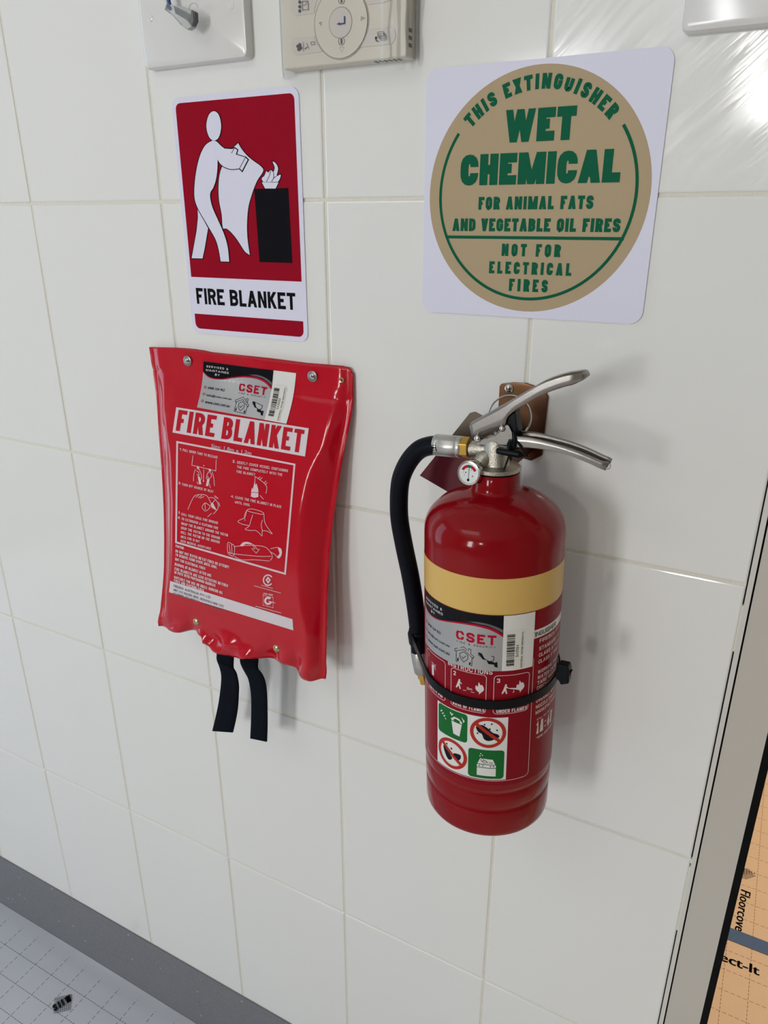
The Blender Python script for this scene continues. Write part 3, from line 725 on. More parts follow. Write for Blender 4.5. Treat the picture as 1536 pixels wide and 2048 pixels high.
# =================================================================== SIGNS
def wallpix(ox, oy, s_, d):
    def fn(x, y):
        p = at(ox + x / s_, oy + y / s_, 0); return Vector((p.x, -d - EPS[0], p.z))
    return fn
def flat(d): return lambda x, y: Vector((x, -d - EPS[0], y + ZO))
fs = thing('fire_blanket_sign', 'red and white FIRE BLANKET sign with a figure holding a blanket', 'sign', (.305, 0, ZO - .1313))
Mesh().prism([(x, -.0002, z + ZO) for x, z in rrect(.2300, .3800, -.1315, .0935, .0085)], (0, -.0010, 0)).build('plate', m_vinyl_w, fs)
pan = Ink(flat(.00125))
pan.shape(rrect(.2348, .3752, -.0735, .0885, .0055)[:14] + [(.2348, -.0735), (.3752, -.0735)]); pan.build('red_panel', m_sign_red, fs)
pan = Ink(flat(.00125)); q = rrect(.2348, .3752, -.1268, -.1113, .0060)
pan.shape([(.3752, -.1113), (.2348, -.1113)] + q[14:]); pan.build('red_bar', m_sign_red, fs)
F = lambda d: Ink(wallpix(320, 150, 3.724, d))
head = catmull([(409, 271), (446, 298), (464, 380), (448, 462), (409, 490), (372, 458), (354, 380), (372, 300)], 5, True)
body = catmull([(398, 490), (430, 497), (470, 535), (530, 575), (590, 598), (645, 614)], 4) + [(664, 632), (620, 717), (600, 697)] + catmull([(600, 697), (540, 702), (490, 687), (458, 662), (437, 630)], 4) + \
    catmull([(437, 630), (436, 700), (425, 780), (405, 840), (385, 872), (382, 915), (400, 990), (440, 1080), (475, 1160), (500, 1230), (515, 1300), (523, 1390)], 3) + [(460, 1388)] + catmull([(460, 1388), (445, 1300), (420, 1220), (366, 1125), (310, 1030), (287, 985), (268, 930), (264, 860), (272, 760), (290, 660), (315, 580), (350, 520), (398, 490)], 3)
leg2 = [(287, 985), (290, 1060), (280, 1160), (262, 1260), (243, 1364), (324, 1366), (340, 1290), (366, 1137), (320, 1050)]
blanket = catmull([(590, 508), (610, 545), (650, 595), (700, 638), (748, 672), (776, 703), (768, 732), (735, 780), (708, 840), (688, 900), (668, 970), (658, 1050), (655, 1150), (661, 1240), (676, 1341)], 3) + \
    catmull([(676, 1341), (640, 1315), (605, 1262), (570, 1210), (530, 1165), (500, 1143), (475, 1138), (467, 1040), (448, 940), (443, 840), (452, 740), (480, 660), (520, 580), (548, 548), (590, 508)], 3)
arm2 = [(480, 545), (545, 550), (565, 542), (587, 558), (575, 600), (540, 585)]
bowl = [(765, 799), (889, 801), (868, 846), (790, 846)]
flame = catmull([(777, 797), (764, 772), (785, 750), (800, 716), (812, 728), (832, 708), (850, 722), (862, 690), (846, 645), (872, 662), (887, 700), (876, 752), (905, 742), (900, 772), (885, 797)], 3)
blk = F(.0014)
for shp in (head, body, leg2, blanket, arm2, bowl, flame): blk.stroke(shp, 12, closed=True)
blk.shape([(708, 849), (962, 842), (992, 1400), (748, 1392)])
blk.build('black_outlines', m_stk_black, fs)
wh = F(.0015)
for shp in (leg2, blanket): wh.shape(shp)
for shp in (bowl, flame): wh.shape(shp)
wh.build('blanket_picture', m_vinyl_w, fs)
l2 = F(.0016); l2.stroke(arm2, 8, closed=True); l2.stroke([(287, 985), (325, 1060), (366, 1137)], 5); l2.stroke(body, 12, closed=True)
l2.stroke([(800, 795), (822, 752), (832, 712)], 4); l2.stroke([(838, 795), (856, 765), (852, 722)], 4); l2.stroke([(850, 768), (876, 755)], 4); l2.build('thin_outlines', m_stk_black, fs)
wh = F(.0017); wh.shape(body); wh.shape(head); wh.shape([(484, 549), (545, 553), (563, 546), (583, 560), (572, 596), (540, 582)]); wh.build('figure', m_vinyl_w, fs)
l3 = F(.0018); l3.stroke([(645, 614), (664, 632), (620, 717), (600, 697)], 4, closed=True); l3.stroke([(565, 542), (540, 585)], 4); l3.build('cuff_lines', m_stk_black, fs)
lt = Ink(flat(.0013)); block(lt, 'FIRE BLANKET', .2396, .3670, -.1008, -.0845, .205, .10); lt.build('lettering', m_stk_black, fs)

ws = thing('wet_chemical_sign', 'square white sign with a beige disc reading WET CHEMICAL in green', 'sign', (.602, 0, ZO - .0945))
Mesh().prism([(x, -.0002, z + ZO) for x, z in rrect(.5058, .6985, -.0948, .0965, .010)], (0, -.0010, 0)).build('plate', m_vinyl_w, ws)
i_ = Ink(flat(.00125)); i_.shape(circle(.6022, .0015, .0912, 96)); i_.build('beige_disc', m_sign_beige, ws)
g = Ink(flat(.0014))
arc = [(.602 + .0809 * math.cos(math.radians(t)), .0015 + .0809 * math.sin(math.radians(t))) for t in [144.5 + k * (395.5 - 144.5) / 80 for k in range(81)]]
g.stroke(arc, .0024); g.stroke([(.5275, -.0310), (.6775, -.0310)], .0024); g.build('green_ring', m_sign_green, ws)
g = Ink(flat(.0015))
block(g, 'WET', .5752, .6322, .0400, .0632, .30, .055); block(g, 'CHEMICAL', .5388, .6695, .0093, .0325, .30, .06)
block(g, 'FOR ANIMAL FATS', .5560, .6513, -.0094, .0004, .26, .13, space=.9); block(g, 'AND VEGETABLE OIL FIRES', .5332, .6738, -.0262, -.0162, .26, .11, space=.9)
block(g, 'NOT FOR', .5786, .6287, -.0455, -.0358, .25, .28, space=.9); block(g, 'ELECTRICAL', .5682, .6388, -.0597, -.0500, .25, .27); block(g, 'FIRES', .5868, .6203, -.0735, -.0635, .25, .27)
rb = .0746; L_ = math.radians(137.5 - 42.5) * rb
def bend(x, y):
    a_ = math.radians(137.5) - x / rb; return (.6022 + (rb + y) * math.cos(a_), .0015 + (rb + y) * math.sin(a_))
block(g, 'THIS EXTINGUISHER', 0, L_, 0, .0105, .27, .20, conv=bend, space=.7)
g.build('lettering', m_sign_green, ws)
# =================================================================== FIRE BLANKET POUCH
pt = thing('fire_blanket_pouch', 'red glossy fire blanket pouch with two black pull tabs, below the blanket sign', 'fire blanket', (.30, 0, ZO - .53))
def wz(px, py, d): p = at(px, py, d); return (p.z - ZO, p.x)
def tabz(l): return sorted(l)
Rt = tabz([wz(705.6, 735, .003), wz(705.6, 760, .004), wz(704, 793, .006), wz(701.5, 826, .009), wz(690, 876, .014), wz(680, 926, .018), wz(671.6, 984, .022), wz(663.3, 1040, .026), wz(655.8, 1115, .031), wz(651.4, 1190, .036), wz(650.8, 1250, .040), wz(649, 1362, .045)])
Lt = tabz([wz(299.4, 696, .003), wz(308.8, 747, .004), wz(316.6, 789, .006), wz(322.8, 844, .009), wz(327.5, 906, .014), (-.32, .183), (-.37, .182), (-.42, .180), wz(317.4, 1254, .045)])
DS = [(-.54, .045), (-.50, .045), (-.46, .041), (-.42, .037), (-.37, .031), (-.32, .026), (-.28, .020), (-.25, .016), (-.22, .011), (-.19, .006), (-.16, .004), (-.14, .003)]
FD = [(-.54, .048), (-.50, .050), (-.47, .052), (-.42, .053), (-.37, .050), (-.30, .042), (-.25, .031), (-.21, .020), (-.18, .0095), (-.16, .0060), (-.14, .0055)]
Ct = tabz([wz(697, 790, .012), wz(669.3, 847.7, .022), wz(640, 900, .030), wz(612.4, 946.5, .036), wz(602, 991.5, .041), wz(594.5, 1057, .046), wz(593, 1151, .051), wz(594.5, 1190, .052), wz(610, 1260, .052), wz(640, 1330, .049)])
TOP = sorted((at(x, y, .004).x, at(x, y, .004).z - ZO) for x, y in ((302.5, 694.8), (340, 695.5), (368, 696.9), (399.4, 700.3), (420, 705), (480, 711), (540.5, 717.4), (609.4, 726.4), (660, 730.5), (693.3, 733.3), (701, 737), (705.6, 748)))
BOT = sorted((at(x, y, .048).x, at(x, y, .048).z - ZO) for x, y in ((317.4, 1254.1), (363.9, 1263), (395.3, 1261.6), (411.8, 1267.6), (414.8, 1278), (435.7, 1293), (471.7, 1309.5), (504.6, 1308), (522.6, 1317), (567.5, 1323), (591.5, 1336.5), (609.4, 1353), (624.4, 1361), (649, 1362)))
def gauss(x, c, w): return math.exp(-((x - c) / w) ** 2)
def pouch_pt(s_, t, front=True):
    # two passes: x depends on z and z on x
    z = lerp(-.153, -.52, t)
    for _ in range(3):
        L, R = smooth(Lt, z), smooth(Rt, z); x = lerp(L, R, s_); z = lerp(interp(TOP, x), interp(BOT, x), t)
    ds, fd = smooth(DS, z), smooth(FD, z); sc = (smooth(Ct, z) - L) / (R - L); sc = min(.93, max(.70, sc)); sl = 1 - sc + .02
    sl = min(sl, .20)
    fl_ = .022
    if s_ > sc: q = min(1, (s_ - sc) / max(1e-4, (1 - fl_ - sc))); pr = 1 - q ** 1.35
    elif s_ < sl: q = min(1, (sl - s_) / (sl - fl_)); pr = 1 - q ** 1.5
    else: pr = 1
    pr = max(0, pr); f = ds + (fd - ds) * pr if z < -.175 else ds + (fd - ds) * min(1, pr * 1.5)
    if not front:
        return Vector((x, -max(.0012, ds - .0012 - min(ds * .75, .03) * max(0, math.sin(math.pi * s_)) ** .6), z + ZO))
    mid = math.sin(math.pi * s_)
    f += .0012 * mid * math.sin(5 * s_ * math.pi + 9 * z * 10) * gauss(z, -.18, .03)                       # shallow folds under the hem
    f -= .0012 * gauss(z, -.178 - .006 * s_, .0022) * (.35 + .65 * (1 if s_ < .3 or s_ > .8 else .5))          # welded hem line
    zb = -.484
    f += .009 * gauss(z, zb - .008, .016) * gauss(s_, .43, .12) + .003 * gauss(z, zb, .02) * gauss(s_, .60, .05)
    f -= .006 * gauss(z, zb, .02) * (gauss(s_, .235, .05) + gauss(s_, .735, .05))
    f += .0034 * math.sin(s_ * 24 + 70 * (z + .5)) * gauss(z, zb - .005, .018) * gauss(s_, .5, .3) + .0026 * math.sin(s_ * 41 - 120 * z) * gauss(z, -.488, .014) + .002 * math.sin(s_ * 17 + 200 * z) * gauss(z, zb, .02) * gauss(s_, .4, .15)
    f += .0030 * gauss(s_, .93, .035) * gauss(z, -.48, .03) - .0035 * gauss(s_, .86, .03) * gauss(z, -.485, .02)
    f -= .0012 * gauss((s_ - .07) - .06 * (z + .25) / .1, 0, .02) * gauss(z, -.24, .05)
    return Vector((x, -max(f, .0025), z + ZO))
NS, NT = 96, 110
def sgrid(i): u = i / NS; return u
F_ = [[pouch_pt(sgrid(i), j / NT) for i in range(NS + 1)] for j in range(NT + 1)]
Bk = [[pouch_pt(sgrid(i), j / NT, False) for i in range(0, NS + 1, 4)] for j in range(0, NT + 1, 5)]
fm = Mesh().grid(F_)
BVH = BVHTree.FromPolygons([tuple(v) for v in fm.v], fm.f)
fm.build('front_sheet', m_pouch, pt, shade=True, angle=60, solid=.0009)
bm_ = Mesh().grid(Bk); bo = bm_.build('back_sheet', m_pouch, pt, shade=True, angle=60, solid=.0009)
# rim weld strip down both sides
for side in (0, 1):
    st = Mesh(); st.tube([Vector(F_[j][NS if side else 0]) + Vector((-.0006 if side else .0006, .0004, 0)) for j in range(0, NT + 1, 2)], .0012, 8); st.build('edge_weld', m_pouch, pt, shade=True)
def onpouch(px, py, off=.0004):
    v = ray(px, py); h = BVH.ray_cast(CAM, v)
    if h[0] is None: return at(px, py, .045)
    n = h[1] if h[1].y < 0 else -h[1]
    return h[0] + n * (off + .0005 + EPS[0])
def PZ(ox, oy, s_, off): return Ink(lambda x, y: onpouch(ox + x / s_, oy + y / s_, off))
def quad(TL, TR, BL, BR): return lambda x, y: (lerp(lerp(TL[0], TR[0], x), lerp(BL[0], BR[0], x), 1 - y), lerp(lerp(TL[1], TR[1], x), lerp(BL[1], BR[1], x), 1 - y))
def rowconv(TL, TR, h, slant=-.07):
    """box 0..w x 0..h -> a printed line running TL to TR"""
    w = math.dist(TL, TR)
    def fn(x, y):
        t = x / w; k = 1 - y / h
        return (lerp(TL[0], TR[0], t) + slant * h * k, lerp(TL[1], TR[1], t) + h * k)
    return w, fn
P1 = lambda off: PZ(340, 860, 5.908, off)
# banner FIRE BLANKET
TL, TR, BL, BR = (353.6, 814.5), (618.4, 856.7), (346.2, 865), (611, 913)
bi = PZ(0, 0, 1, .0004); bq = quad(TL, TR, BL, BR)
bi.shape([bq(k / 24, 0) for k in range(25)] + [bq(1 - k / 24, 1) for k in range(25)], maxlen=9); bi.build('white_banner', m_ban, pt)
bl = PZ(0, 0, 1, .0008)
block(bl, 'FIRE BLANKET', 0, 250, 0, 42, .19, .10, conv=lambda x, y: bq(.022 + .95 * x / 250, .10 + .82 * y / 42), maxlen=8, space=.5); bl.build('banner_lettering', m_pr_red, pt)
# instruction frame
fr = PZ(0, 0, 1, .0004)
fr.stroke([(355.5, 884), (591.5 - 1.5, 929), (572.9 - 1.8, 1147), (353.2, 1084.2)], 3.6, closed=True, maxlen=8); fr.build('print_frame', m_pr_white, pt)
tx = P1(.0005)
def trow(s_, TL, TR, h, wt=.17, ink_=None, gap=.14, slant=-.07):
    w, fn = rowconv(TL, TR, h, slant); block(ink_ or tx, s_, 0, w, 0, h * .84, wt, gap, conv=fn, space=.7)
for s_, a_, b2, h in (('1.', (118, 205), (148, 212), 34), ('PULL DOWN TABS TO RELEASE', (160, 213), (572, 303), 36), ('2.', (748, 345), (782, 352), 38),
    ('GENTLY COVER VESSEL CONTAINING', (802, 358), (1402, 460), 38), ('THE FIRE COMPLETELY WITH THE', (800, 413), (1336, 508), 36), ('FIRE BLANKET', (795, 468), (1015, 506), 36),
    ('3.', (108, 603), (140, 610), 34), ('TURN OFF SOURCE OF HEAT', (150, 618), (522, 708), 34), ('4.', (726, 758), (765, 766), 36), ('LEAVE THE FIRE BLANKET IN PLACE', (780, 770), (1325, 886), 37), ('UNTIL COOL', (775, 828), (955, 866), 34),
    ('5.', (108, 950), (135, 958), 34), ('CALL YOUR LOCAL FIRE BRIGADE', (145, 968), (578, 1076), 36), ('6.', (105, 1010), (133, 1018), 34), ('TO EXTINGUISH A CLOTHING FIRE', (145, 1023), (578, 1138), 36),
    ('WRAP THE BLANKET AROUND THE VICTIM', (142, 1078), (692, 1220), 37), ('DROP THE VICTIM TO THE GROUND', (140, 1131), (600, 1256), 36), ('ROLL THE VICTIM ON THE GROUND', (138, 1183), (595, 1303), 36), ('UNTIL FIRE IS OUT', (136, 1236), (357, 1295), 34), ('SEEK MEDICAL ASSISTANCE', (134, 1286), (495, 1383), 33)):
    trow(s_, a_, b2, h, .15 if len(s_) > 3 else .2)
w, fn = rowconv((497, 160), (970, 250), 46); fonttext(tx, 'Size: 1.8m x 1.2m', 0, w, 0, 42, .035, conv=fn)
# drawings
def dr(pts, w=6, cl=False, cat=True): tx.stroke(catmull(pts, 4, cl) if cat and len(pts) > 2 else pts, w, closed=cl)
dr([(280, 300), (265, 415), (548, 482), (553, 350)], cat=False)
for k in (0, 140): tx.shape([(325 + k, 425 + k * .22), (350 + k, 430 + k * .22), (352 + k, 465 + k * .2), (328 + k, 460 + k * .2)])
dr([(310, 460), (290, 520), (285, 605)]); dr([(350, 460), (375, 520), (380, 570), (365, 600)]); dr([(320, 480), (345, 500), (350, 540), (325, 520)]); tx.shape([(335, 545), (362, 555), (378, 640), (350, 640)]); dr([(325, 610), (340, 640)])
dr([(505, 490), (525, 570), (532, 660)]); dr([(465, 490), (445, 530), (437, 580)]); dr([(470, 500), (497, 520), (490, 560), (460, 570), (455, 540)]); tx.shape([(448, 575), (478, 580), (458, 662), (432, 660)]); dr([(470, 630), (485, 682)])
dr([(407, 465), (403, 600)], 6); tx.shape([(395, 595), (412, 597), (402, 618)]); tx.shape(circle(407, 420, 7, 8))
dr([(1012, 548), (1100, 610), (1150, 670), (1140, 750)]); dr([(1045, 575), (1075, 550)]); dr([(1065, 590), (1100, 560)]); dr([(1115, 625), (1145, 600)]); dr([(1130, 645), (1158, 620)]); dr([(1070, 770), (1112, 818)]); dr([(1012, 548), (1010, 620)])
tx.shape([(968, 735), (1052, 745), (1050, 790), (1008, 800), (962, 785)]); tx.shape([(965, 730), (975, 680), (985, 700), (1000, 640), (1010, 590), (1016, 650), (1030, 630), (1050, 700), (1052, 738)])
dr([(218, 938), (260, 840), (300, 775), (350, 762), (420, 765), (455, 790), (480, 840), (500, 870)]); dr([(310, 795), (345, 768)]); dr([(340, 800), (385, 770)]); dr([(360, 805), (410, 785)])
dr([(470, 795), (530, 805), (575, 870), (570, 930), (520, 990)]); dr([(500, 980), (450, 1025)]); tx.shape([(485, 880), (510, 850), (530, 890), (560, 950), (500, 915)]); dr([(390, 900), (420, 860), (460, 880), (480, 910), (430, 955), (392, 925)], cl=True); dr([(420, 865), (425, 940)]); dr([(582, 850), (597, 900)]); dr([(540, 825), (510, 860)])
trow('OFF', (535, 765), (578, 800), 22, .2)
dr([(915, 945), (960, 930), (1040, 945), (1110, 975), (1100, 995), (1020, 980), (940, 960)], cl=True); dr([(912, 950), (890, 1030), (810, 1075), (860, 1110), (940, 1130), (895, 1170), (960, 1185), (1020, 1185), (1065, 1220), (1095, 1248), (1100, 1190), (1160, 1195), (1215, 1225), (1160, 1150), (1125, 1080), (1118, 990)])
dr([(985, 1000), (965, 1060), (945, 1130)]); dr([(1100, 1060), (1085, 1120), (1100, 1190)]); dr([(912, 950), (888, 1010), (895, 1070)])
dr([(765, 1375), (900, 1362), (1050, 1365), (1140, 1385), (1200, 1450), (1215, 1500), (1190, 1540)]); dr([(755, 1460), (900, 1475), (1060, 1490), (1200, 1490)]); dr([(770, 1490), (850, 1530), (1000, 1530), (1180, 1545)])
dr([(690, 1330), (740, 1345), (770, 1380), (760, 1480), (720, 1475), (690, 1440)], cl=True); dr([(705, 1345), (720, 1460)]); dr([(735, 1345), (740, 1460)]); dr([(690, 1440), (770, 1465)])
tx.shape(catmull([(830, 1368), (870, 1325), (930, 1320), (985, 1345), (960, 1350), (900, 1345), (870, 1372)], 3)); dr([(930, 1322), (1000, 1355), (1035, 1405), (1062, 1410), (1025, 1452), (972, 1400), (1010, 1400), (985, 1360)], cat=False)
dr([(1195, 1400), (1240, 1390), (1280, 1382)]); dr([(1200, 1440), (1250, 1470), (1265, 1495)]); tx.shape(catmull([(1278, 1382), (1320, 1400), (1328, 1460), (1300, 1512), (1268, 1500), (1300, 1460), (1290, 1420)], 3))
tx.build('instructions_print', m_pr_white, pt)
tx = PZ(330, 1080, 8.084, .0005)
for s_, a_, b2, h in (('CAUTION:', (185, 58), (325, 105), 50), ('DO NOT PUT WATER ON FAT FIRES OR ATTEMPT', (183, 138), (1048, 405), 54), ('TO REMOVE FROM STOVE UNTIL COOL', (183, 200), (850, 408), 52), ('NOT FOR ELECTRICAL FIRES', (178, 272), (662, 428), 52),
    ('DISPOSE OF BLANKET AFTER USE', (172, 352), (760, 540), 54), ('FIRE BLANKETS ARE LESS EFFECTIVE ON FIRES', (168, 425), (1030, 705), 54), ('IN POTS WITH PROTRUDING HANDLES', (165, 483), (825, 703), 52), ('SUITABLE FOR USE ON SMALL COOKING OIL', (160, 562), (945, 820), 54), ('FIRES AND CLOTHING FIRES', (157, 618), (640, 782), 50)): trow(s_, a_, b2, h, .2)
tx.fn = lambda x, y: onpouch(500 + x / 14.63, 1120 + y / 14.63, .0005)
tx.stroke([(545 + 135 * math.cos(a_), 580 + 150 * math.sin(a_)) for a_ in [math.radians(-35 - k * 285 / 24) for k in range(25)]], 38)
tx.shape([(545, 470), (625, 575), (545, 690), (470, 575)], [(545, 545), (520, 580), (545, 610), (575, 578)])
tx.stroke([(545 + 85 * math.cos(a_), 1185 + 90 * math.sin(a_)) for a_ in [math.radians(-40 - k * 300 / 20) for k in range(21)]], 62); tx.stroke([(560, 1190), (755, 1248)], 18)
for k in range(6):
    for p_, q_ in (((395 + k * 52, 1020 + k * 12), (425 + k * 52, 1027 + k * 12)), ((400 + k * 52, 1310 + k * 14), (430 + k * 52, 1317 + k * 14))): tx.stroke([p_, q_], 20)
    tx.stroke([(402, 1040 + k * 52), (402, 1066 + k * 52)], 18); tx.stroke([(692, 1085 + k * 54), (692, 1112 + k * 54)], 18)
trow('JAS-ANZ', (395, 925), (690, 985), 62, .22)
for a_, b2, n_ in (((345, 725), (690, 825), 7), ((140, 745), (925, 960), 16), ((180, 1340), (935, 1540), 20)):
    for k in range(n_):
        q = k / n_; tx.stroke([(lerp(a_[0], b2[0], q), lerp(a_[1], b2[1], q)), (lerp(a_[0], b2[0], q + .75 / n_), lerp(a_[1], b2[1], q + .75 / n_))], 20)
tx.build('caution_print', m_pr_white, pt)
TL, TR, BL, BR = (341.4, 1161.3), (586, 1237.7), (339.3, 1183.8), (587.6, 1260); lq = quad(TL, TR, BL, BR)
bi = PZ(0, 0, 1, .0004); bi.shape([lq(k / 24, 0) for k in range(25)] + [lq(1 - k / 24, 1) for k in range(25)], maxlen=8); bi.build('lower_banner', m_ban, pt)
tx = PZ(330, 1080, 8.084, .0007)
trow('FIREBOX AUSTRALIA PTY LTD', (152, 706), (742, 898), 46, .13); trow('UNIT 5/15 BALOOK DRIVE, BERESFIELD NSW 2322', (148, 770), (958, 1042), 44, .11); trow('TELEPHONE: (02) 49555447', (145, 832), (565, 962), 42, .11); trow('WWW.FIREBOX.NET.AU', (632, 1005), (1000, 1122), 42, .11)
tx.build('maker_lettering', m_stk_grey, pt)
# fixings
def stud(name, px, py, d, prof, m, label=None, parent=pt, n=32):
    c = at(px, py, d); o = Mesh().lathe(prof, c, (0, -1, 0), n).build(name, m, parent, shade=True)
    if label: o['label'] = label
    return o
for px_, py_ in ((375, 722), (625, 753)):
    dw = -onpouch(px_, py_, 0).y + .0012
    w1 = stud('washer', px_, py_, dw, [(.0058, -.001), (.0058, .0004), (.0052, .0009), (.0030, .0011)], m_zinc, 'round steel washer')
    s1 = stud('screw_head', px_ + .5, py_, dw + .0008, [(.0036, 0), (.0034, .0010), (.0026, .0018), (.0013, .0022)], m_chrome, None, w1, 24)
    c = at(px_ + .5, py_, dw + .0030); Mesh().box(c.x - .0013, c.x + .0013, c.y - .0002, c.y + .0003, c.z - .0003, c.z + .0003).box(c.x - .0003, c.x + .0003, c.y - .0002, c.y + .0003, c.z - .0013, c.z + .0013).build('screw_slot', m_dark, w1)
c = onpouch(684, 760, .0)
Mesh().lathe([(.0016, 0), (.0016, .0010), (.0024, .0012), (.0030, .0006), (.0031, 0)], c, (0, -1, 0), 28, False, False).build('eyelet', m_brass_pale, pt, shade=True)
Mesh().lathe([(.0016, 0), (.0001, .0001)], c, (0, -1, 0), 20).build('eyelet_hole', m_tagb, pt)
for px_, py_ in ((394, 1242.5), (554.5, 1296)):
    h_ = onpouch(px_, py_, .0)
    Mesh().lathe([(.0044, -.002), (.0046, .0006), (.0042, .0016), (.0030, .0024), (.0014, .0028), (.0001, .0029)], h_, (.1, -1, .05), 28).build('brass_stud', m_brass_pale, pt, shade=True)
# pull tabs
TZ = lambda x, y, d: at(360 + x / 7.68, 1240 + y / 7.68, d)
def tab_(Lp, Rp, ds):
    n = 30; a_ = catmull(Lp, 8); b2 = catmull(Rp, 8)
    def samp(c, t):
        k = t * (len(c) - 1); i = min(int(k), len(c) - 2); return tuple(lerp(c[i][j], c[i + 1][j], k - i) for j in (0, 1))
    rows = []
    for i in range(n + 1):
        t = i / n; p, q = samp(a_, t), samp(b2, t); d = interp(ds, t); rows.append([TZ(lerp(p[0], q[0], u), lerp(p[1], q[1], u), d + .0006 * math.sin(u * 3.1)) for u in (0, .25, .5, .75, 1)])
    o = Mesh().grid(rows).build('pull_tab', m_web, pt, shade=True, solid=.0014); return o
tab_([(600, 260), (580, 420), (565, 600), (600, 690), (636, 830), (632, 1000), (600, 1250), (560, 1450), (500, 1703)], [(830, 340), (828, 530), (823, 720), (870, 830), (902, 1000), (900, 1150), (890, 1330), (858, 1530), (812, 1725)],
     [(0, .044), (.15, .046), (.3, .053), (.45, .051), (.7, .046), (1, .050)])
tab_([(930, 340), (925, 530), (932, 670), (1000, 800), (1055, 910), (1090, 1100), (1100, 1300), (1095, 1550), (1083, 1815)], [(1205, 400), (1207, 560), (1198, 730), (1265, 840), (1312, 960), (1335, 1150), (1342, 1400), (1342, 1650), (1335, 1867)],
     [(0, .044), (.15, .046), (.3, .055), (.45, .052), (.7, .046), (1, .046)])

# =================================================================== SERVICE STICKER (same artwork on pouch and cylinder), millimetres
def sticker(mk, parent, number):
    """mk(layer) -> Ink in sticker millimetres (x right, y down negative)"""
    W_, H_ = 108.5, 50.3
    def sh(name, m, layer, fnc):
        k = mk(layer); fnc(k); return k.build(name, m, root)
    root = None
    k = mk(0); k.shape([(0, 0), (82, 0), (82, -H_), (0, -H_)], maxlen=4); root = k.build('service_sticker', m_silver, parent)
    root['label'] = 'silver, black and white service sticker'
    sh('white_end', m_lab_white, 0, lambda k: k.shape([(82, 0), (W_, 0), (W_, -H_), (82, -H_)], maxlen=4))
    wave = catmull([(0, -10.5), (4, -14), (9, -16), (15, -16.6), (24, -15.8), (33, -13.6), (44, -10.8), (54, -9.3), (63, -9.2), (71, -10.6), (77, -13.3), (82, -16.8)], 4)
    sh('black_wave', m_stk_black, 1, lambda k: k.shape([(82, 0), (0, 0)] + [p for p in wave], maxlen=4))
    def grey(k): q = catmull([(54, -7.6), (62, -6.6), (70, -7.4), (77, -9.8), (82, -12.6)], 4); k.shape(q + [(82, -15.4)] + catmull([(82, -15.4), (76, -11.8), (70, -9.2), (62, -8.2), (54, -7.6)], 4), maxlen=4)
    sh('grey_swoosh', m_stk_grey, 2, grey)
    def redl(k):
        lo = [(x, y - (.7 + 1.5 * max(0, (x - 30) / 52))) for x, y in wave]; up = [(x, y + .3) for x, y in wave]
        n = len(up); base = len(k.m.v); k.m.add([k.fn(*p) for p in up] + [k.fn(*p) for p in lo], [(i, i + 1, n + i + 1, n + i) for i in range(n - 1)])
    sh('red_swoosh', m_stk_red, 2, redl)
    def wt(k): block(k, 'SERVICED &', 4, 29.6, -6.0, -3.8, .17, .45); block(k, 'MAINTAINED', 3.6, 30.4, -10.0, -7.8, .17, .40); block(k, 'BY', 14.5, 20, -13.8, -11.6, .17, .45)
    sh('white_lettering', m_lab_white, 2, wt)
    def rt(k):
        block(k, 'CSET', 43.9, 76.8, -26.3, -17.6, .23, .22, maxlen=3)
        for y in (-27.5, -35, -42.5): k.stroke(circle(4.6, y, 1.2, 14), .5, closed=True)
    sh('red_lettering', m_stk_red, 1, rt)
    def dt(k):
        fonttext(k, '0400 334 962', 8, 27.8, -29, -26.4, .02); fonttext(k, 'info@cset.com.au', 8, 37.6, -37.3, -34.2, .02); fonttext(k, 'www.cset.com.au', 8, 37.6, -44.4, -41.8, .02)
        block(k, 'FIRE & SECURITY', 44.6, 76.4, -29, -27.5, .14, .8)
        k.stroke([(42.6, -36), (51, -31.7), (59.6, -39), (58.9, -40.6), (51, -34.2), (43, -38)], .45, closed=True); k.stroke([(44.3, -37.4), (44.3, -47.3), (58, -47.8), (58, -39.8)], .45)
        k.stroke([(55, -34.6), (55, -32.4), (57, -32.6), (57, -36.4)], .4); k.stroke([(47.5, -38.6), (51, -36.2), (54.6, -38.6), (54.4, -42.5), (51, -45.8), (47.8, -42.5)], .45, closed=True); k.stroke([(49.2, -41), (50.6, -42.6), (53, -39.4)], .45)
        k.shape([(45.2, -44.5), (46.4, -43), (46.4, -46.5), (45.2, -46.5)]); k.shape([(55.6, -45.5), (56.9, -44), (56.9, -47.2), (55.6, -47.2)])
        k.stroke([(63.4, -34.4), (75.4, -37.0), (75.2, -40.4), (72, -41.6), (63.2, -36.6)], .5, closed=True); k.shape([(62.8, -34.2), (66, -35.2), (68.8, -40.6), (66.2, -39.6)]); k.shape([(69.8, -41.0), (73.6, -41.2), (76.4, -42.4), (78.2, -41.6), (78.6, -47.0), (76.0, -46), (75.6, -44.2), (71.2, -43.8)])
    sh('dark_lettering', m_stk_black, 1, dt)
    sh('barcode_label', m_lab_cream, 1, lambda k: k.shape([(84, -13.6), (99.6, -13.6), (99.6, -49), (84, -49)], maxlen=4))
    def bc(k):
        y = -17.0; r_ = random.Random(7)
        while y > -46:
            w_ = r_.choice((.35, .35, .7, 1.0)); k.shape([(85.2, y), (91.6, y), (91.6, y - w_), (85.2, y - w_)], maxlen=4); y -= w_ + r_.choice((.35, .35, .7))
        up = lambda x0, y0: (lambda x, y: (x0 - y, y0 + x))
        block(k, number, 0, 11, 0, 2.4, .14, .25, conv=up(95.0, -38)); block(k, 'ELECTRICAL TESTING SERVICES P/L', 0, 33, 0, 1.5, .16, .22, conv=up(98.6, -48.4))
    sh('barcode', m_stk_black, 2, bc)
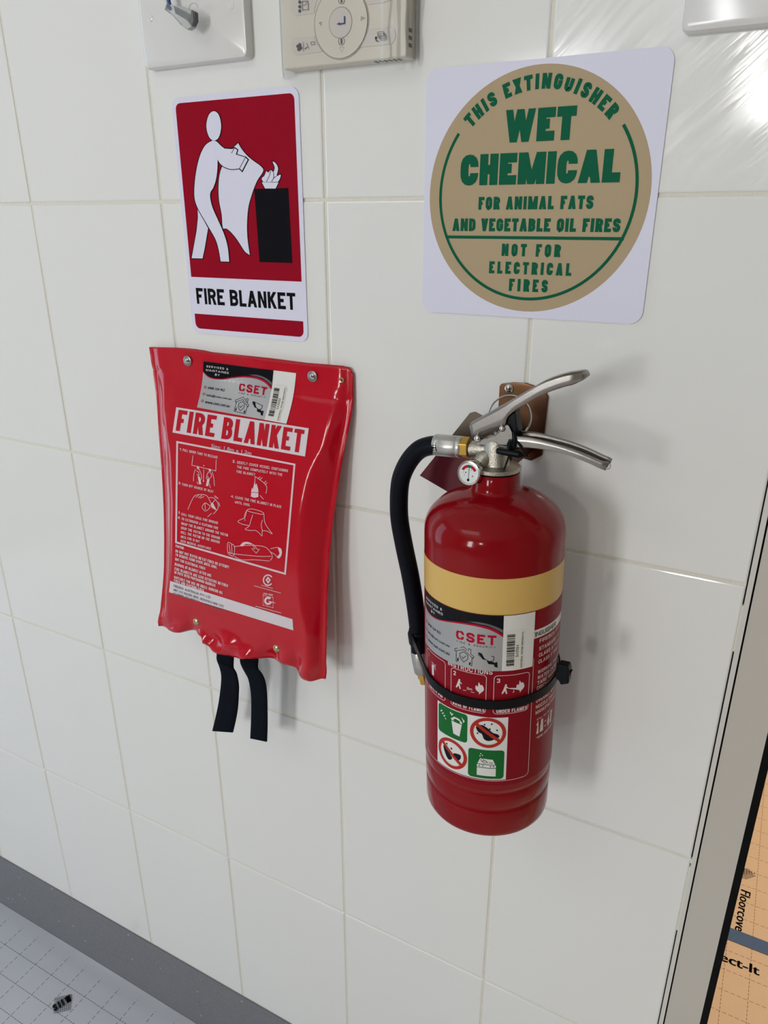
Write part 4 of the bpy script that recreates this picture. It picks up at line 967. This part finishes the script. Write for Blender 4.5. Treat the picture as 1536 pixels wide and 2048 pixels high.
STQ = quad((408.5, 722.8), (593.4, 746.4), (395.3, 815.0), (573.8, 847.8))
def mk_p(layer):
    def fn(x, y):
        s_, t = x / 108.5, 1 + y / 50.3; p = STQ(s_, t); bow = math.sin(math.pi * (1 - t)) * 3.2
        return onpouch(p[0] + bow, p[1], .0006 + .0003 * layer)
    return Ink(fn)
sticker(mk_p, pt, '343503')

# =================================================================== BRACKET
br = thing('wall_bracket', 'yellow passivated steel wall bracket screwed to the tiles behind the extinguisher valve', 'bracket', (.605, 0, ZO - .215))
pb = [(.5838, -.2150), (.6180, -.2200), (.6275, -.2135), (.6285, -.1600), (.6262, -.1565), (.6180, -.1525), (.6080, -.1503), (.5960, -.1508), (.5856, -.1530), (.5838, -.1552)]
Mesh().prism([(x, -.0003, z + ZO) for x, z in pb], (0, -.0022, 0)).build('plate', m_pass, br, bevel=.0006)
hk = Mesh()
for px_ in (.6000, .6150): hk.box(px_, px_ + .0022, -.062, -.0020, ZO - .2120, ZO - .2000)
hk.box(.5975, .6195, -.0640, -.0615, ZO - .2130, ZO - .1985); hk.build('hook', m_pass, br, bevel=.0004)
for px_, py_ in ((1018, 777.5),):
    c = at(px_, py_, .0025); s1 = Mesh().lathe([(.0044, 0), (.0042, .0010), (.0030, .0020), (.0012, .0026)], c, (0, -1, 0), 24).build('screw_head', m_chrome, br, shade=True)
    c = at(px_, py_, .0051); Mesh().box(c.x - .0018, c.x + .0018, c.y, c.y + .0006, c.z - .0004, c.z + .0004).box(c.x - .0004, c.x + .0004, c.y, c.y + .0006, c.z - .0018, c.z + .0018).build('screw_slot', m_dark, br)

# =================================================================== EXTINGUISHER
AX = Vector((-.030265, .005616, .999526)).normalized(); OX = Vector((.61604, -.08441, ZO - .3))
UX = Vector((0, 1, 0)).cross(AX).normalized(); VX = AX.cross(UX); RB = .0585
def cyl(ang, h, r=RB):
    a_ = math.radians(ang); return OX + AX * h + (UX * math.cos(a_) - VX * math.sin(a_)) * r
ex = thing('fire_extinguisher', 'red wet chemical fire extinguisher with a sand yellow band, hanging on the tiled wall', 'fire extinguisher', OX + AX * -.2304)
prof = [(.0505, -.2300), (.0535, -.2310), (.0556, -.2304), (.0568, -.2285), (.0574, -.2250), (.0575, -.2050), (.0572, -.2035), (.0564, -.2020), (.0564, -.2005), (.0575, -.1990), (.0580, -.1975), (.0580, -.1850), (.0576, -.1835), (.0572, -.1820), (.0576, -.1805), (.0583, -.1790), (RB, -.1770),
        (RB, 0), (RB, .0380), (.0584, .0450), (.0577, .0505), (.0562, .0550), (.0540, .0590), (.0510, .0628), (.0472, .0664), (.0425, .0700), (.0370, .0731), (.0310, .0757), (.0255, .0772), (.0222, .0780), (.0204, .0792), (.0196, .0812), (.0193, .0840), (.0193, .0932), (.0186, .0940)]
sh_ = Mesh().lathe(prof, OX, AX, 96); sh_.build('cylinder', m_ext, ex, shade=True, angle=50)
Mesh().lathe([(.0186, .0938), (.0190, .0942), (.0190, .0950), (.0184, .0953)], OX, AX, 48).build('o_ring', m_rubber, ex, shade=True)
Mesh().lathe([(.0186, .0952), (.0200, .0955), (.0201, .0975), (.0194, .0984), (.0150, .0990), (.0112, .0998), (.0106, .1015), (.0106, .1185), (.0100, .1205), (.0086, .1215)], OX, AX, 48).build('valve_body', m_nickel, ex, shade=True, angle=30)
# printed bands and labels on the cylinder in degrees / metres; helper ink uses millimetres of arc
MM = RB * math.pi / 180 * 1000
def CI(layer, base=.00012): return Ink(lambda x, y: cyl(-x / MM, y / 1000, RB + base + .00014 * layer + EPS[0]))
def ang(a_): return -a_ * MM
bd = Mesh(); n = 96
bd.grid([[cyl(360 * k / n, h, RB + .0001) for k in range(n)] for h in (-.0063, .0248)], True); bd.build('yellow_band', m_band, ex, shade=True)
k = CI(0); k.shape([(ang(150), -8), (ang(-35), -8), (ang(-35), -172), (ang(150), -172)], maxlen=5); k.build('label_film', m_ext_label, ex)
k = CI(1); k.shape([(ang(118.7), -102.0), (ang(54.4), -102.0), (ang(54.4), -165.8), (ang(118.7), -165.8)], maxlen=5)
k.build('white_panel', m_lab_white, ex); k = CI(1); k.shape([(ang(45), -24.2), (ang(-28), -24.2), (ang(-28), -31.9), (ang(45), -31.9)], maxlen=5); k.build('white_strip', m_lab_white, ex)
k = CI(1)
def frm(a0, a1, h0, h1, r_=3, w_=.45): k.stroke(rrect(ang(a0), ang(a1), h0, h1, r_), w_, closed=True, maxlen=4)
frm(137.5, 109.4, -98.3, -59.6); frm(103.2, 73.0, -98.3, -61.5); frm(67.0, 37.4, -98.3, -61.5)
k.stroke([(ang(34.0), -50), (ang(33.4), -160)] + [(ang(33.4) - 4 + 4 * math.cos(t), -162.8 + 4 * math.sin(t)) for t in [-k_ * .26 for k_ in range(7)]] + [(ang(a_), -166.9) for a_ in range(38, 140, 6)] + [(ang(140), -160), (ang(140), -50)], .45)
k.stroke([(ang(106), -166.9), (ang(138), -166.9)], .45, maxlen=4)
block(k, 'INSTRUCTIONS', ang(106.4), ang(68.3), -60.6, -56.2, .17, .16)
block(k, 'BASE OF FLAMES', ang(101.4), ang(73.9), -97.0, -93.6, .2, .12); block(k, 'UNDER FLAMES', ang(64.4), ang(38.2), -97.4, -94.0, .2, .12); block(k, 'SAFETY PIN', ang(133), ang(112.5), -96.6, -93.2, .18, .12)
block(k, '2', ang(101), ang(98.6), -68.0, -63.9, .18); block(k, '3', ang(64.8), ang(62.2), -68.2, -64.1, .18); block(k, '1', ang(134), ang(133), -66.5, -62.5, .18)
block(k, '2', ang(88.8), ang(87.2), -77.9, -75.6, .18); fonttext(k, 'm', ang(86.8), ang(84.3), -77.9, -76.3, .05); k.stroke([(ang(92), -79.6), (ang(82.4), -79.6)], .45)
def man(a0, h):   # small stooping figure
    X = ang(a0); k.shape(circle(X + 1.2, h + 3.6, .9, 10)); k.shape([(X + .2, h + 2.8), (X + 1.8, h + 2.6), (X + 3.6, h + .6), (X + 3.2, h + .1), (X + 1.6, h + 1.2), (X + 1.6, h - .6), (X + 2.6, h - 4.6), (X + 1.6, h - 4.9), (X + .5, h - 1.9), (X - 1.2, h - 4.7), (X - 2.2, h - 4.3), (X - .9, h - .9)])
def fire(a0, h): X = ang(a0); k.shape(catmull([(X - 3.6, h - 1.2), (X - 2.9, h + 1.4), (X - 1.5, h + .4), (X - .9, h + 4.6), (X + .7, h + 2.0), (X + 1.6, h + 2.6), (X + 3.1, h + .6), (X + 3.4, h - 2.4), (X + .9, h - 5.4), (X - .4, h - 7.0), (X - .4, h - 5.2), (X - 2.4, h - 3.6)], 3, True))
man(96.5, -74.6); fire(78.2, -73.6); man(58.6, -74.2); fire(45.2, -72.4); k.shape([(ang(54.9), -73.6), (ang(54.9), -74.3), (ang(47), -76.4), (ang(47), -74.6)]); k.stroke([(ang(51), -76.2), (ang(50.5), -77.5), (ang(51.5), -78.6)], .5)
k.shape(rrect(ang(127.5), ang(124.3), -81.0, -70.6, .8)); k.stroke([(ang(127.8), -68.8), (ang(124), -69.6), (ang(123.5), -71)], .7); 
for q in range(4): k.stroke([(ang(123.4), -70.2 - q * .6), (ang(121.2), -67.8 - q * 2)], .35)
y_ = -35.4
for s_, a1, hh in (('FIREBOX PTY LTD', -16, -34.0), ('STANDARD: AS/NZS 1841.2', -30, -41.2), ('CLASS A (WOOD, PAPER)', -26, -47.4), ('CLASS F FIRES (FATS, OILS)', -32, -53.6), ('WORKING PRESSURE', -14, -63.4), ('WATER CAPACITY 2.0 L', -20, -68.8), ('TARE WEIGHT 2.8 KG', -18, -74.0), ('DISCHARGE TIME', -10, -79.0), ('OVERALL MASS 4.8 KG', -18, -91.6), ('NOZZLE DISCHARGE', -12, -97.6), ('MANUFACTURED', -6, -103.2)):
    block(k, s_, ang(28.8), ang(a1), hh - 3.5, hh, .17, .13)
block(k, 'STILL AIR TEST', ang(26.8), ang(6), -113.6, -111.8, .16, .16); block(k, '1A:4F', ang(27.3), ang(2), -127.6, -115.0, .23, .12); block(k, '*WIND AND RAIN TEST', ang(26.6), ang(-8), -133.0, -130.6, .18, .14)
k.build('label_lettering', m_ext_white, ex)
k = CI(2); block(k, 'EXTINGUISHER', ang(44), ang(7.4), -30.4, -26.2, .14, .14); k.build('dark_label_lettering', m_stk_black, ex)
gk = CI(2)
gk.shape(rrect(ang(117.2), ang(87.6), -131.5, -102.8, 3), maxlen=5); gk.build('green_panel', m_safe_green, ex); gk = CI(2); gk.shape(rrect(ang(86.4), ang(56.5), -164.6, -135.0, 3), maxlen=5); gk.build('green_panel', m_safe_green, ex)
def fr_sym(ca, ch):
    X = ang(ca); rk.stroke(circle(X, ch, 13.6, 40), 3.0, closed=True); rk.stroke([(X - 10.2, ch + 8.2), (X + 10.2, ch - 8.2)], 3.0, maxlen=4)
bk2 = CI(2)
X = ang(70.6)
for pts in ([(X - 10, -112.5), (X - 5, -110), (X, -113), (X + 4, -117), (X + 8, -118.5), (X + 9.6, -121), (X + 6, -123.5), (X + 1, -125.5), (X - 3, -124), (X - 5, -119), (X - 8, -117.5)],): bk2.shape(catmull(pts, 3, True), maxlen=3)
for dx, dy in ((-3, 8), (3, 9), (1.5, 4), (-8.6, -1.5), (7.5, 3)): bk2.shape(circle(X + dx, -117.4 + dy, .8, 8))
X = ang(102.2)
bk2.shape(catmull([(X - 9, -144), (X - 5, -145), (X - 2, -149), (X + 1, -153), (X - 3, -156), (X - 7, -151)], 3, True), maxlen=3); bk2.shape(catmull([(X + 2, -147.4), (X + 6, -145.8), (X + 9.4, -146.4), (X + 8.4, -151.2), (X + 5, -152.2)], 3, True), maxlen=3); bk2.shape(circle(X, -143, 1, 8)); bk2.shape(circle(X - 5, -140.4, .9, 8))
bk2.build('crossed_out_pictures', m_stk_black, ex)
rk = CI(3); fr_sym(70.6, -117.4); rk.build('prohibition_ring', m_prohibit, ex); rk = CI(3); fr_sym(102.2, -148.3); rk.build('prohibition_ring', m_prohibit, ex)
wk = CI(3); X = ang(97.2)
wk.shape([(X - 5.6, -111.6), (X - 2.4, -108.8), (X + 2.2, -109.2), (X + 5.2, -112.2), (X + 5.0, -113.6), (X - 5.4, -113.0)]); wk.shape([(X - 5.2, -113.8), (X + 4.8, -114.3), (X + 2.8, -127), (X - 3.2, -126.2)], maxlen=4)
wk.shape([(X - 7, -106.5), (X - 5, -109), (X - 3.4, -106.8), (X - 4.2, -106), (X - 5, -107.4), (X - 6, -105.4)]); wk.shape([(X + 4.2, -106.4), (X + 7.4, -109.8), (X + 6.0, -112.0), (X + 5.8, -109.8)])
for q in range(7): wk.shape(circle(X - 17 + q * .9, -110 - q * .85 + (q % 2) * 1.8, .7, 6))
X = ang(71); wk.shape([(X - 5.4, -143.6), (X + 5.2, -144.4), (X + 7.4, -149.6), (X - 7.6, -149.4)], maxlen=4); wk.shape([(X - 8, -150.1), (X + 8, -150.3), (X + 8, -153), (X - 8, -152.8)], maxlen=4); wk.shape([(X - 8, -153.5), (X + 8, -153.7), (X + 8, -161.8), (X - 8, -161.6)], maxlen=4)
for dx, dy in ((-5, -139), (-3.6, -140.6), (-5.6, -141.4)): wk.shape(circle(X + dx, dy, .6, 6))
wk.build('white_pictures', m_lab_white, ex)
bk3 = CI(4)
for dx in (-6, -3, 3.4, 6): bk3.shape(circle(X + dx, -151.4, .6, 8))
bk3.stroke([(X - 4, -146.8), (X - 1, -145.6), (X + 1, -147.4), (X - 2, -148.2)], .5, closed=True); bk3.stroke([(X + 2, -147.6), (X + 5.4, -147.9)], .5); bk3.stroke(circle(X - 3.6, -145.2, 1.3, 10), .35, closed=True); bk3.build('fine_black_lines', m_stk_black, ex)
sticker(lambda layer: Ink(lambda x, y: cyl(141.5 - x / MM * .9995, (y - 6.5) / 1000, RB + .0008 + .00014 * layer + EPS[0])), ex, '343504')

# ---- valve: outlet arm, nut, ferrule, hose, gauge
DV = .0844
arm_a, arm_b = at(1004, 897, DV), at(942, 898, DV)
va = Mesh().tube([arm_a, at(975, 897.5, DV), arm_b], [.0068, .0064, .0066], 28).build('outlet_arm', m_nickel, ex, shade=True)
na, nb = at(940.5, 895.5, DV), at(920, 893.5, DV)
nt_ = Mesh().lathe([(.0088, 0), (.0092, .0008), (.0092, (nb - na).length - .0008), (.0084, (nb - na).length)], na, nb - na, 6).build('hose_nut', m_brass, ex, bevel=.0005)
fa, fb = at(926, 894.5, DV), at(870, 889.5, DV); fl_ = (fb - fa).length
Mesh().lathe([(.0085, 0), (.0091, .0008), (.0090, .004), (.0087, .0046), (.0090, .0052), (.0091, fl_ - .006), (.0088, fl_ - .0054), (.0091, fl_ - .004), (.0090, fl_ - .0006), (.0084, fl_)], fa, fb - fa, 40).build('hose_ferrule', m_alu, ex, shade=True)
hp = [(880, 890.5), (858, 892), (838, 900), (820.5, 918.5), (807.5, 942), (800.3, 966), (797.8, 1002), (799.5, 1042), (809, 1095), (820.5, 1150), (829.5, 1204), (835.5, 1252), (839.5, 1305)]
hpts = [tuple(at(x, y, DV + .001)) for x, y in hp]
Mesh().tube(catmull(hpts, 6), .0081, 24).build('hose', m_hose, ex, shade=True)
n0, n1, n2 = at(839, 1300, DV + .001), at(845.5, 1345, DV + .001), at(849, 1366, DV + .001)
Mesh().tube([n0, n0.lerp(n1, .06), n0.lerp(n1, .5), n0.lerp(n1, .94), n1], [.0078, .0086, .0085, .0080, .0070], 28).build('nozzle_ferrule', m_alu, ex, shade=True)
Mesh().tube([n1, n1.lerp(n2, .4), n1.lerp(n2, .45), n2], [.0062, .0062, .0050, .0044], 6).build('nozzle', m_brass, ex)
gc = at(937, 946.5, .108)
gz = Mesh().lathe([(.0060, -.017), (.0064, -.012), (.0090, -.0105), (.0098, -.0095), (.0100, -.0010), (.0096, 0), (.0084, .0002), (.0081, -.0008)], gc, (-.04, -1, .10), 48, True, False).build('gauge_case', m_chrome, ex, shade=True)
gz['label'] = 'small round chrome pressure gauge'
gt = Mesh().tube([gc + Vector((0, .014, 0)), at(966, 918, .092), at(985, 908, DV)], [.0062, .0064, .0066], 24).build('gauge_stem', m_nickel, ex, shade=True)
gn = Vector((-.04, -1, .10)).normalized(); gu = Vector((1, -.04, 0)).normalized(); gv = gn.cross(gu); gv = -gv if gv.z < 0 else gv
def GI(l): return Ink(lambda x, y: gc + gn * (-.0006 + l * .00012 + EPS[0]) + gu * (x / 1000) + gv * (y / 1000))
q = GI(0); q.shape(circle(0, 0, 8.15, 40)); q.build('dial_face', m_gauge, gz)
def sect(a0, a1): return [(6.9 * math.cos(math.radians(a_)), 6.9 * math.sin(math.radians(a_)) - .3) for a_ in range(a0, a1 + 1, 4)] + [(4.7 * math.cos(math.radians(a_)), 4.7 * math.sin(math.radians(a_)) - .3) for a_ in range(a1, a0 - 1, -4)]
q = GI(1); q.shape(sect(102, 158)); q.shape(sect(26, 74)); q.build('red_zones', m_stk_red, gz)
q = GI(1); q.shape(sect(74, 102)); q.build('green_zone', m_safe_green, gz)
q = GI(2); q.stroke([(0, -5.2), (.1, 4.6)], .35); q.shape(circle(0, -5.6, 1.1, 14)); q.shape(circle(-2.6, .2, .55, 8)); q.shape(circle(3.4, -2.0, .5, 8)); q.stroke([(-5, .3), (-4.4, .1)], .4); q.stroke([(-1, 3.0), (-1, 3.6)], .4); q.stroke([(2, 2.6), (2.2, 3.3)], .4); q.stroke([(-3.9, -1.8), (-3.1, -2.3)], .3); q.build('needle', m_stk_black, gz)

# ---- levers (pressed steel channels)
HW = .0082
def Z6(x, y, d): return at(900 + x / 4.518, 730 + y / 4.518, d)
def channel(name, top, bot, m, widths, openup=False, crown=.0012, label=None):
    """front flange between the measured top and bottom edge lines; web along the closed side; mirrored rear flange"""
    n = 36; tc, bc = catmull(top, 8), catmull(bot, 8)
    def samp(c, t): k = t * (len(c) - 1); i = min(int(k), len(c) - 2); return [lerp(c[i][j], c[i + 1][j], k - i) for j in (0, 1)]
    rows = []
    for i in range(n + 1):
        t = i / n; hw = interp(widths, t); a_ = samp(tc, t); b2 = samp(bc, t)
        T = Z6(a_[0], a_[1], DV + hw); B_ = Z6(b2[0], b2[1], DV + hw)
        Tb, Bb = Vector((T.x, -(DV - hw), T.z)), Vector((B_.x, -(DV - hw), B_.z))
        nrm = (T - B_).normalized() * crown
        if openup: web = [B_.lerp(Bb, u) - nrm * math.sin(math.pi * u) * .6 for u in (.12, .3, .5, .7, .88)]; rows.append([T, T.lerp(B_, .5), B_.lerp(T, .08)] + web + [Bb.lerp(Tb, .08), Bb.lerp(Tb, .5), Tb])
        else: web = [T.lerp(Tb, u) + nrm * math.sin(math.pi * u) for u in (.12, .3, .5, .7, .88)]; rows.append([B_, B_.lerp(T, .5), T.lerp(B_, .08)] + web + [Tb.lerp(Bb, .08), Tb.lerp(Bb, .5), Bb])
    o = Mesh().grid(rows).build(name, m, ex, shade=True, angle=22, solid=.0013)
    if label: o['label'] = label
    return o
channel('squeeze_lever', [(176, 545), (350, 448), (520, 352), (700, 245), (850, 160), (1000, 108), (1110, 84), (1190, 78), (1248, 92)],
        [(200, 662), (330, 618), (480, 575), (526, 462), (640, 385), (760, 310), (900, 243), (1040, 196), (1110, 178), (1190, 140), (1250, 96)], m_steel,
        [(0, HW), (.45, HW), (.75, .0088), (.9, .0070), (1, .0008)], crown=.0008, label='upper brushed steel squeeze lever')
channel('carry_handle', [(585, 642), (700, 652), (800, 672), (1000, 727), (1150, 778), (1270, 826), (1370, 868), (1435, 882)],
        [(585, 742), (700, 745), (850, 762), (1000, 790), (1120, 832), (1250, 884), (1340, 926), (1405, 950)], m_steel,
        [(0, HW), (.6, HW), (.9, .0070), (1, .0050)], openup=True, crown=.0010, label='lower brushed steel carry handle')
Mesh().tube([Z6(1420, 912, DV + .0052), Z6(1424, 914, DV), Z6(1420, 912, DV - .0052)], [.0022, .0026, .0022], 16).build('handle_nose', m_steel, ex, shade=True)
# handle cheeks round the pivot
ear = [(250, 705), (300, 678), (400, 638), (470, 575), (515, 540), (532, 548), (560, 610), (590, 645), (592, 742), (510, 722), (400, 712), (280, 712)]
ck = Mesh()
for d0 in (DV + HW - .0008, DV - HW - .0004): ck.prism([Vector((p.x, -d0, p.z)) for p in [Z6(x, y, DV + HW) for x, y in ear]], (0, -.0012, 0))
p_ = [Z6(x, y, DV + HW) for x, y in ((245, 706), (592, 742), (592, 752), (245, 716))]
ck.prism([Vector((p.x, -(DV - HW), p.z)) for p in p_], (0, -2 * HW, 0)); ck.build('handle_cheeks', m_steel, ex)
for x, y, r_ in ((247, 668, .0030), (470, 575, .0024)):
    c = Z6(x, y, DV + HW + .0013); Mesh().lathe([(r_, -.0018), (r_, .0004), (r_ * .8, .0012), (r_ * .4, .0017), (.0001, .0018)], c, (0, -1, 0), 20).build('rivet', m_chrome, ex, shade=True)
c = Z6(470, 575, DV + HW + .002)
ch = Mesh()
for q in range(5): ch.lathe([(.0001, -.0006), (.0006, 0), (.0001, .0006)], c + Vector((-.0014 - q * .0012, 0, -.0012 - q * .0014)), (0, -1, 0), 8)
ch.build('bead_chain', m_chrome, ex, shade=True)
# plunger between the levers
Mesh().tube([Z6(560, 700, DV), Z6(560, 560, DV), Z6(575, 470, DV)], [.0052, .0048, .0040], 20).build('plunger', m_blackpl, ex, shade=True)
Mesh().prism([Vector((p.x, -(DV - .006), p.z)) for p in [Z6(x, y, DV) for x, y in ((530, 470), (610, 405), (628, 540), (640, 580), (600, 640), (560, 640), (528, 560))]], (0, -.012, 0)).build('lock_block', m_blackpl, ex, bevel=.0008)
# split ring of the safety pin
rgc = Z6(532, 476, .066); ring = Mesh()
ru = (Z6(700, 560, .066) - rgc).normalized(); rn = ru.cross(Vector((.25, -1, .1))).normalized()
Rr_ = (Z6(712, 545, .066) - rgc).length
ring.tube([rgc + (ru * math.cos(t) + rn * math.sin(t)) * Rr_ + Vector((0, .0011, 0)) * (t / 6.3) for t in [2 * math.pi * k / 48 for k in range(97)]], .0007, 8); ring.build('pin_ring', m_chrome, ex, shade=True)
# tamper seal: short black bar, strap and saw-toothed tail
Z7 = lambda x, y, d: at(960 + x / 6.982, 720 + y / 6.982, d)
DS_ = DV + HW + .004
Mesh().tube([Z7(238, 1270, DS_), Z7(280, 1272, DS_), Z7(540, 1320, DS_), Z7(590, 1330, DS_ - .002)], [.0022, .0027, .0027, .0016], 14).build('seal_bar', m_blackpl, ex, shade=True)
sp = Mesh(); sp.tube([Z7(430, 1120, DS_), Z7(400, 1180, DS_), Z7(400, 1260, DS_), Z7(440, 1262, DS_ - .003), Z7(478, 1240, DS_ - .003), Z7(480, 1090, DS_ - .002), Z7(470, 1010, DS_ - .004)], .0017, 8)
sp.tube([Z7(480, 1095, DS_ - .003), Z7(560, 1200, DS_ - .002), Z7(665, 1348, DS_ - .004), Z7(590, 1335, DS_ - .002)], .0008, 6); sp.build('seal_strap', m_blackpl, ex, shade=True)
tl = Mesh(); pa, pb_ = Z7(405, 1340, DS_ - .003), Z7(312, 1602, DS_ - .003)
for q in range(11):
    c = pa.lerp(pb_, q / 10); tl.tube([c, c.lerp(pb_, .09) if q < 10 else c + (pb_ - pa) * .02], [.0012, .0005], 6)
tl.tube([pa, pb_], .0006, 6); tl.build('seal_tail', m_blackpl, ex)
# service plate hanging behind the valve
sv = thing('hanging_plate', 'maroon rectangular plate with a bronze corner hanging tilted behind the extinguisher valve', 'tag', at(905, 905, .03))
DT = .030
T_, Lc, Bc = at(945, 820, DT), at(844, 948, DT), at(918, 990, DT); Rc_ = T_ + Bc - Lc
def TP(u, v): return T_ + (Lc - T_) * v + (Rc_ - T_) * u
def tagpart(name, v0, v1, m, rt): 
    pts = [TP(.0, v1), TP(1, v1), TP(1, v0), TP(0, v0)] if not rt else [TP(0, v1), TP(1, v1), TP(1, v0 + .05), TP(.93, v0), TP(.07, v0), TP(0, v0 + .04)]
    return Mesh().prism([Vector((p.x, -DT + (p.z - T_.z) * .06, p.z)) for p in pts], (0, -.0010, 0)).build(name, m, sv)
tagpart('maroon_face', .52, 1, m_tagm, False); tagpart('bronze_end', 0, .52, m_tagb, True)
Mesh().tube([TP(.5, .06) + Vector((0, -.001, 0)), Vector((.598, -.045, T_.z + .004)), Vector((.606, -.074, ZO - .186))], .0006, 8).build('hanging_wire', m_chrome, sv, shade=True)

# ---- cable ties
hc = Vector(((n0.lerp(n1, .8) - OX).dot(UX), (n0.lerp(n1, .8) - OX).dot(VX))); hc = Vector((hc.x - .0002, hc.y)); rh = .0092; r0 = RB + .0012
# hull of the body circle and the hose circle
pts = [(r0 * math.cos(a_), r0 * math.sin(a_)) for a_ in [2 * math.pi * k / 90 for k in range(90)]] + [(hc.x + rh * math.cos(a_), hc.y + rh * math.sin(a_)) for a_ in [2 * math.pi * k / 30 for k in range(30)]]
def hull(P):
    P = sorted(set(P)); 
    def half(P):
        h = []
        for p in P:
            while len(h) > 1 and (h[-1][0] - h[-2][0]) * (p[1] - h[-2][1]) - (h[-1][1] - h[-2][1]) * (p[0] - h[-2][0]) <= 0: h.pop()
            h.append(p)
        return h
    a_, b2 = half(P), half(P[::-1]); return a_[:-1] + b2[:-1]
hl = hull(pts)
def tieh(x, y):   # the strap climbs to the lock on the right and up over the ferrule on the left
    a_ = math.degrees(math.atan2(-y, x)); return interp([(-180, -.080), (-60, -.080), (0, -.083), (20, -.0855), (60, -.0885), (100, -.0890), (130, -.0865), (150, -.0800), (165, -.0740), (180, -.0740)], a_)
rows = [[OX + AX * (tieh(x, y) + dz) + UX * x * k_ + VX * y * k_ for x, y in hl] for dz, k_ in ((-.0041, 1), (-.0041, 1.020), (.0041, 1.020), (.0041, 1), (-.0041, 1))]
ct = Mesh().grid(rows, True).build('cable_tie', m_blackpl, ex, shade=True, angle=30)
LK = lambda x, y, d: at(1020 + x / 6.825, 1200 + y / 6.825, d)
lp = [(655, 885), (790, 915), (808, 975), (800, 1145), (690, 1160), (660, 1100), (625, 1080), (620, 1010), (650, 960)]
Mesh().prism([LK(x, y, .100) for x, y in lp], (0, .009, 0)).build('lock', m_blackpl, ct, bevel=.0008)
Mesh().prism([LK(x, y, .096) for x, y in ((640, 770), (648, 880), (665, 900), (668, 1000), (620, 1010), (612, 990), (632, 920))], (0, .003, 0)).build('tail', m_blackpl, ct)
Mesh().prism([LK(x, y, .097) for x, y in ((800, 975), (842, 980), (815, 1050), (800, 1060))], (0, .004, 0)).build('tail_end', m_blackpl, ct)
cc = [at(835, 1262, DV + .001), at(838, 1286, DV + .001)]
c2 = Mesh().tube([cc[0], cc[0].lerp(cc[1], .1), cc[0].lerp(cc[1], .9), cc[1]], [.0088, .0094, .0094, .0088], 24).build('hose_clip', m_blackpl, ex, shade=True)
TL2 = lambda x, y, d: at(770 + x / 10.24, 1220 + y / 10.24, d)
Mesh().prism([TL2(x, y, DV + .009) for x, y in ((480, 385), (530, 366), (590, 372), (640, 430), (640, 700), (590, 690), (515, 630), (495, 560))], (0, .009, 0)).build('lock', m_blackpl, c2, bevel=.0010)
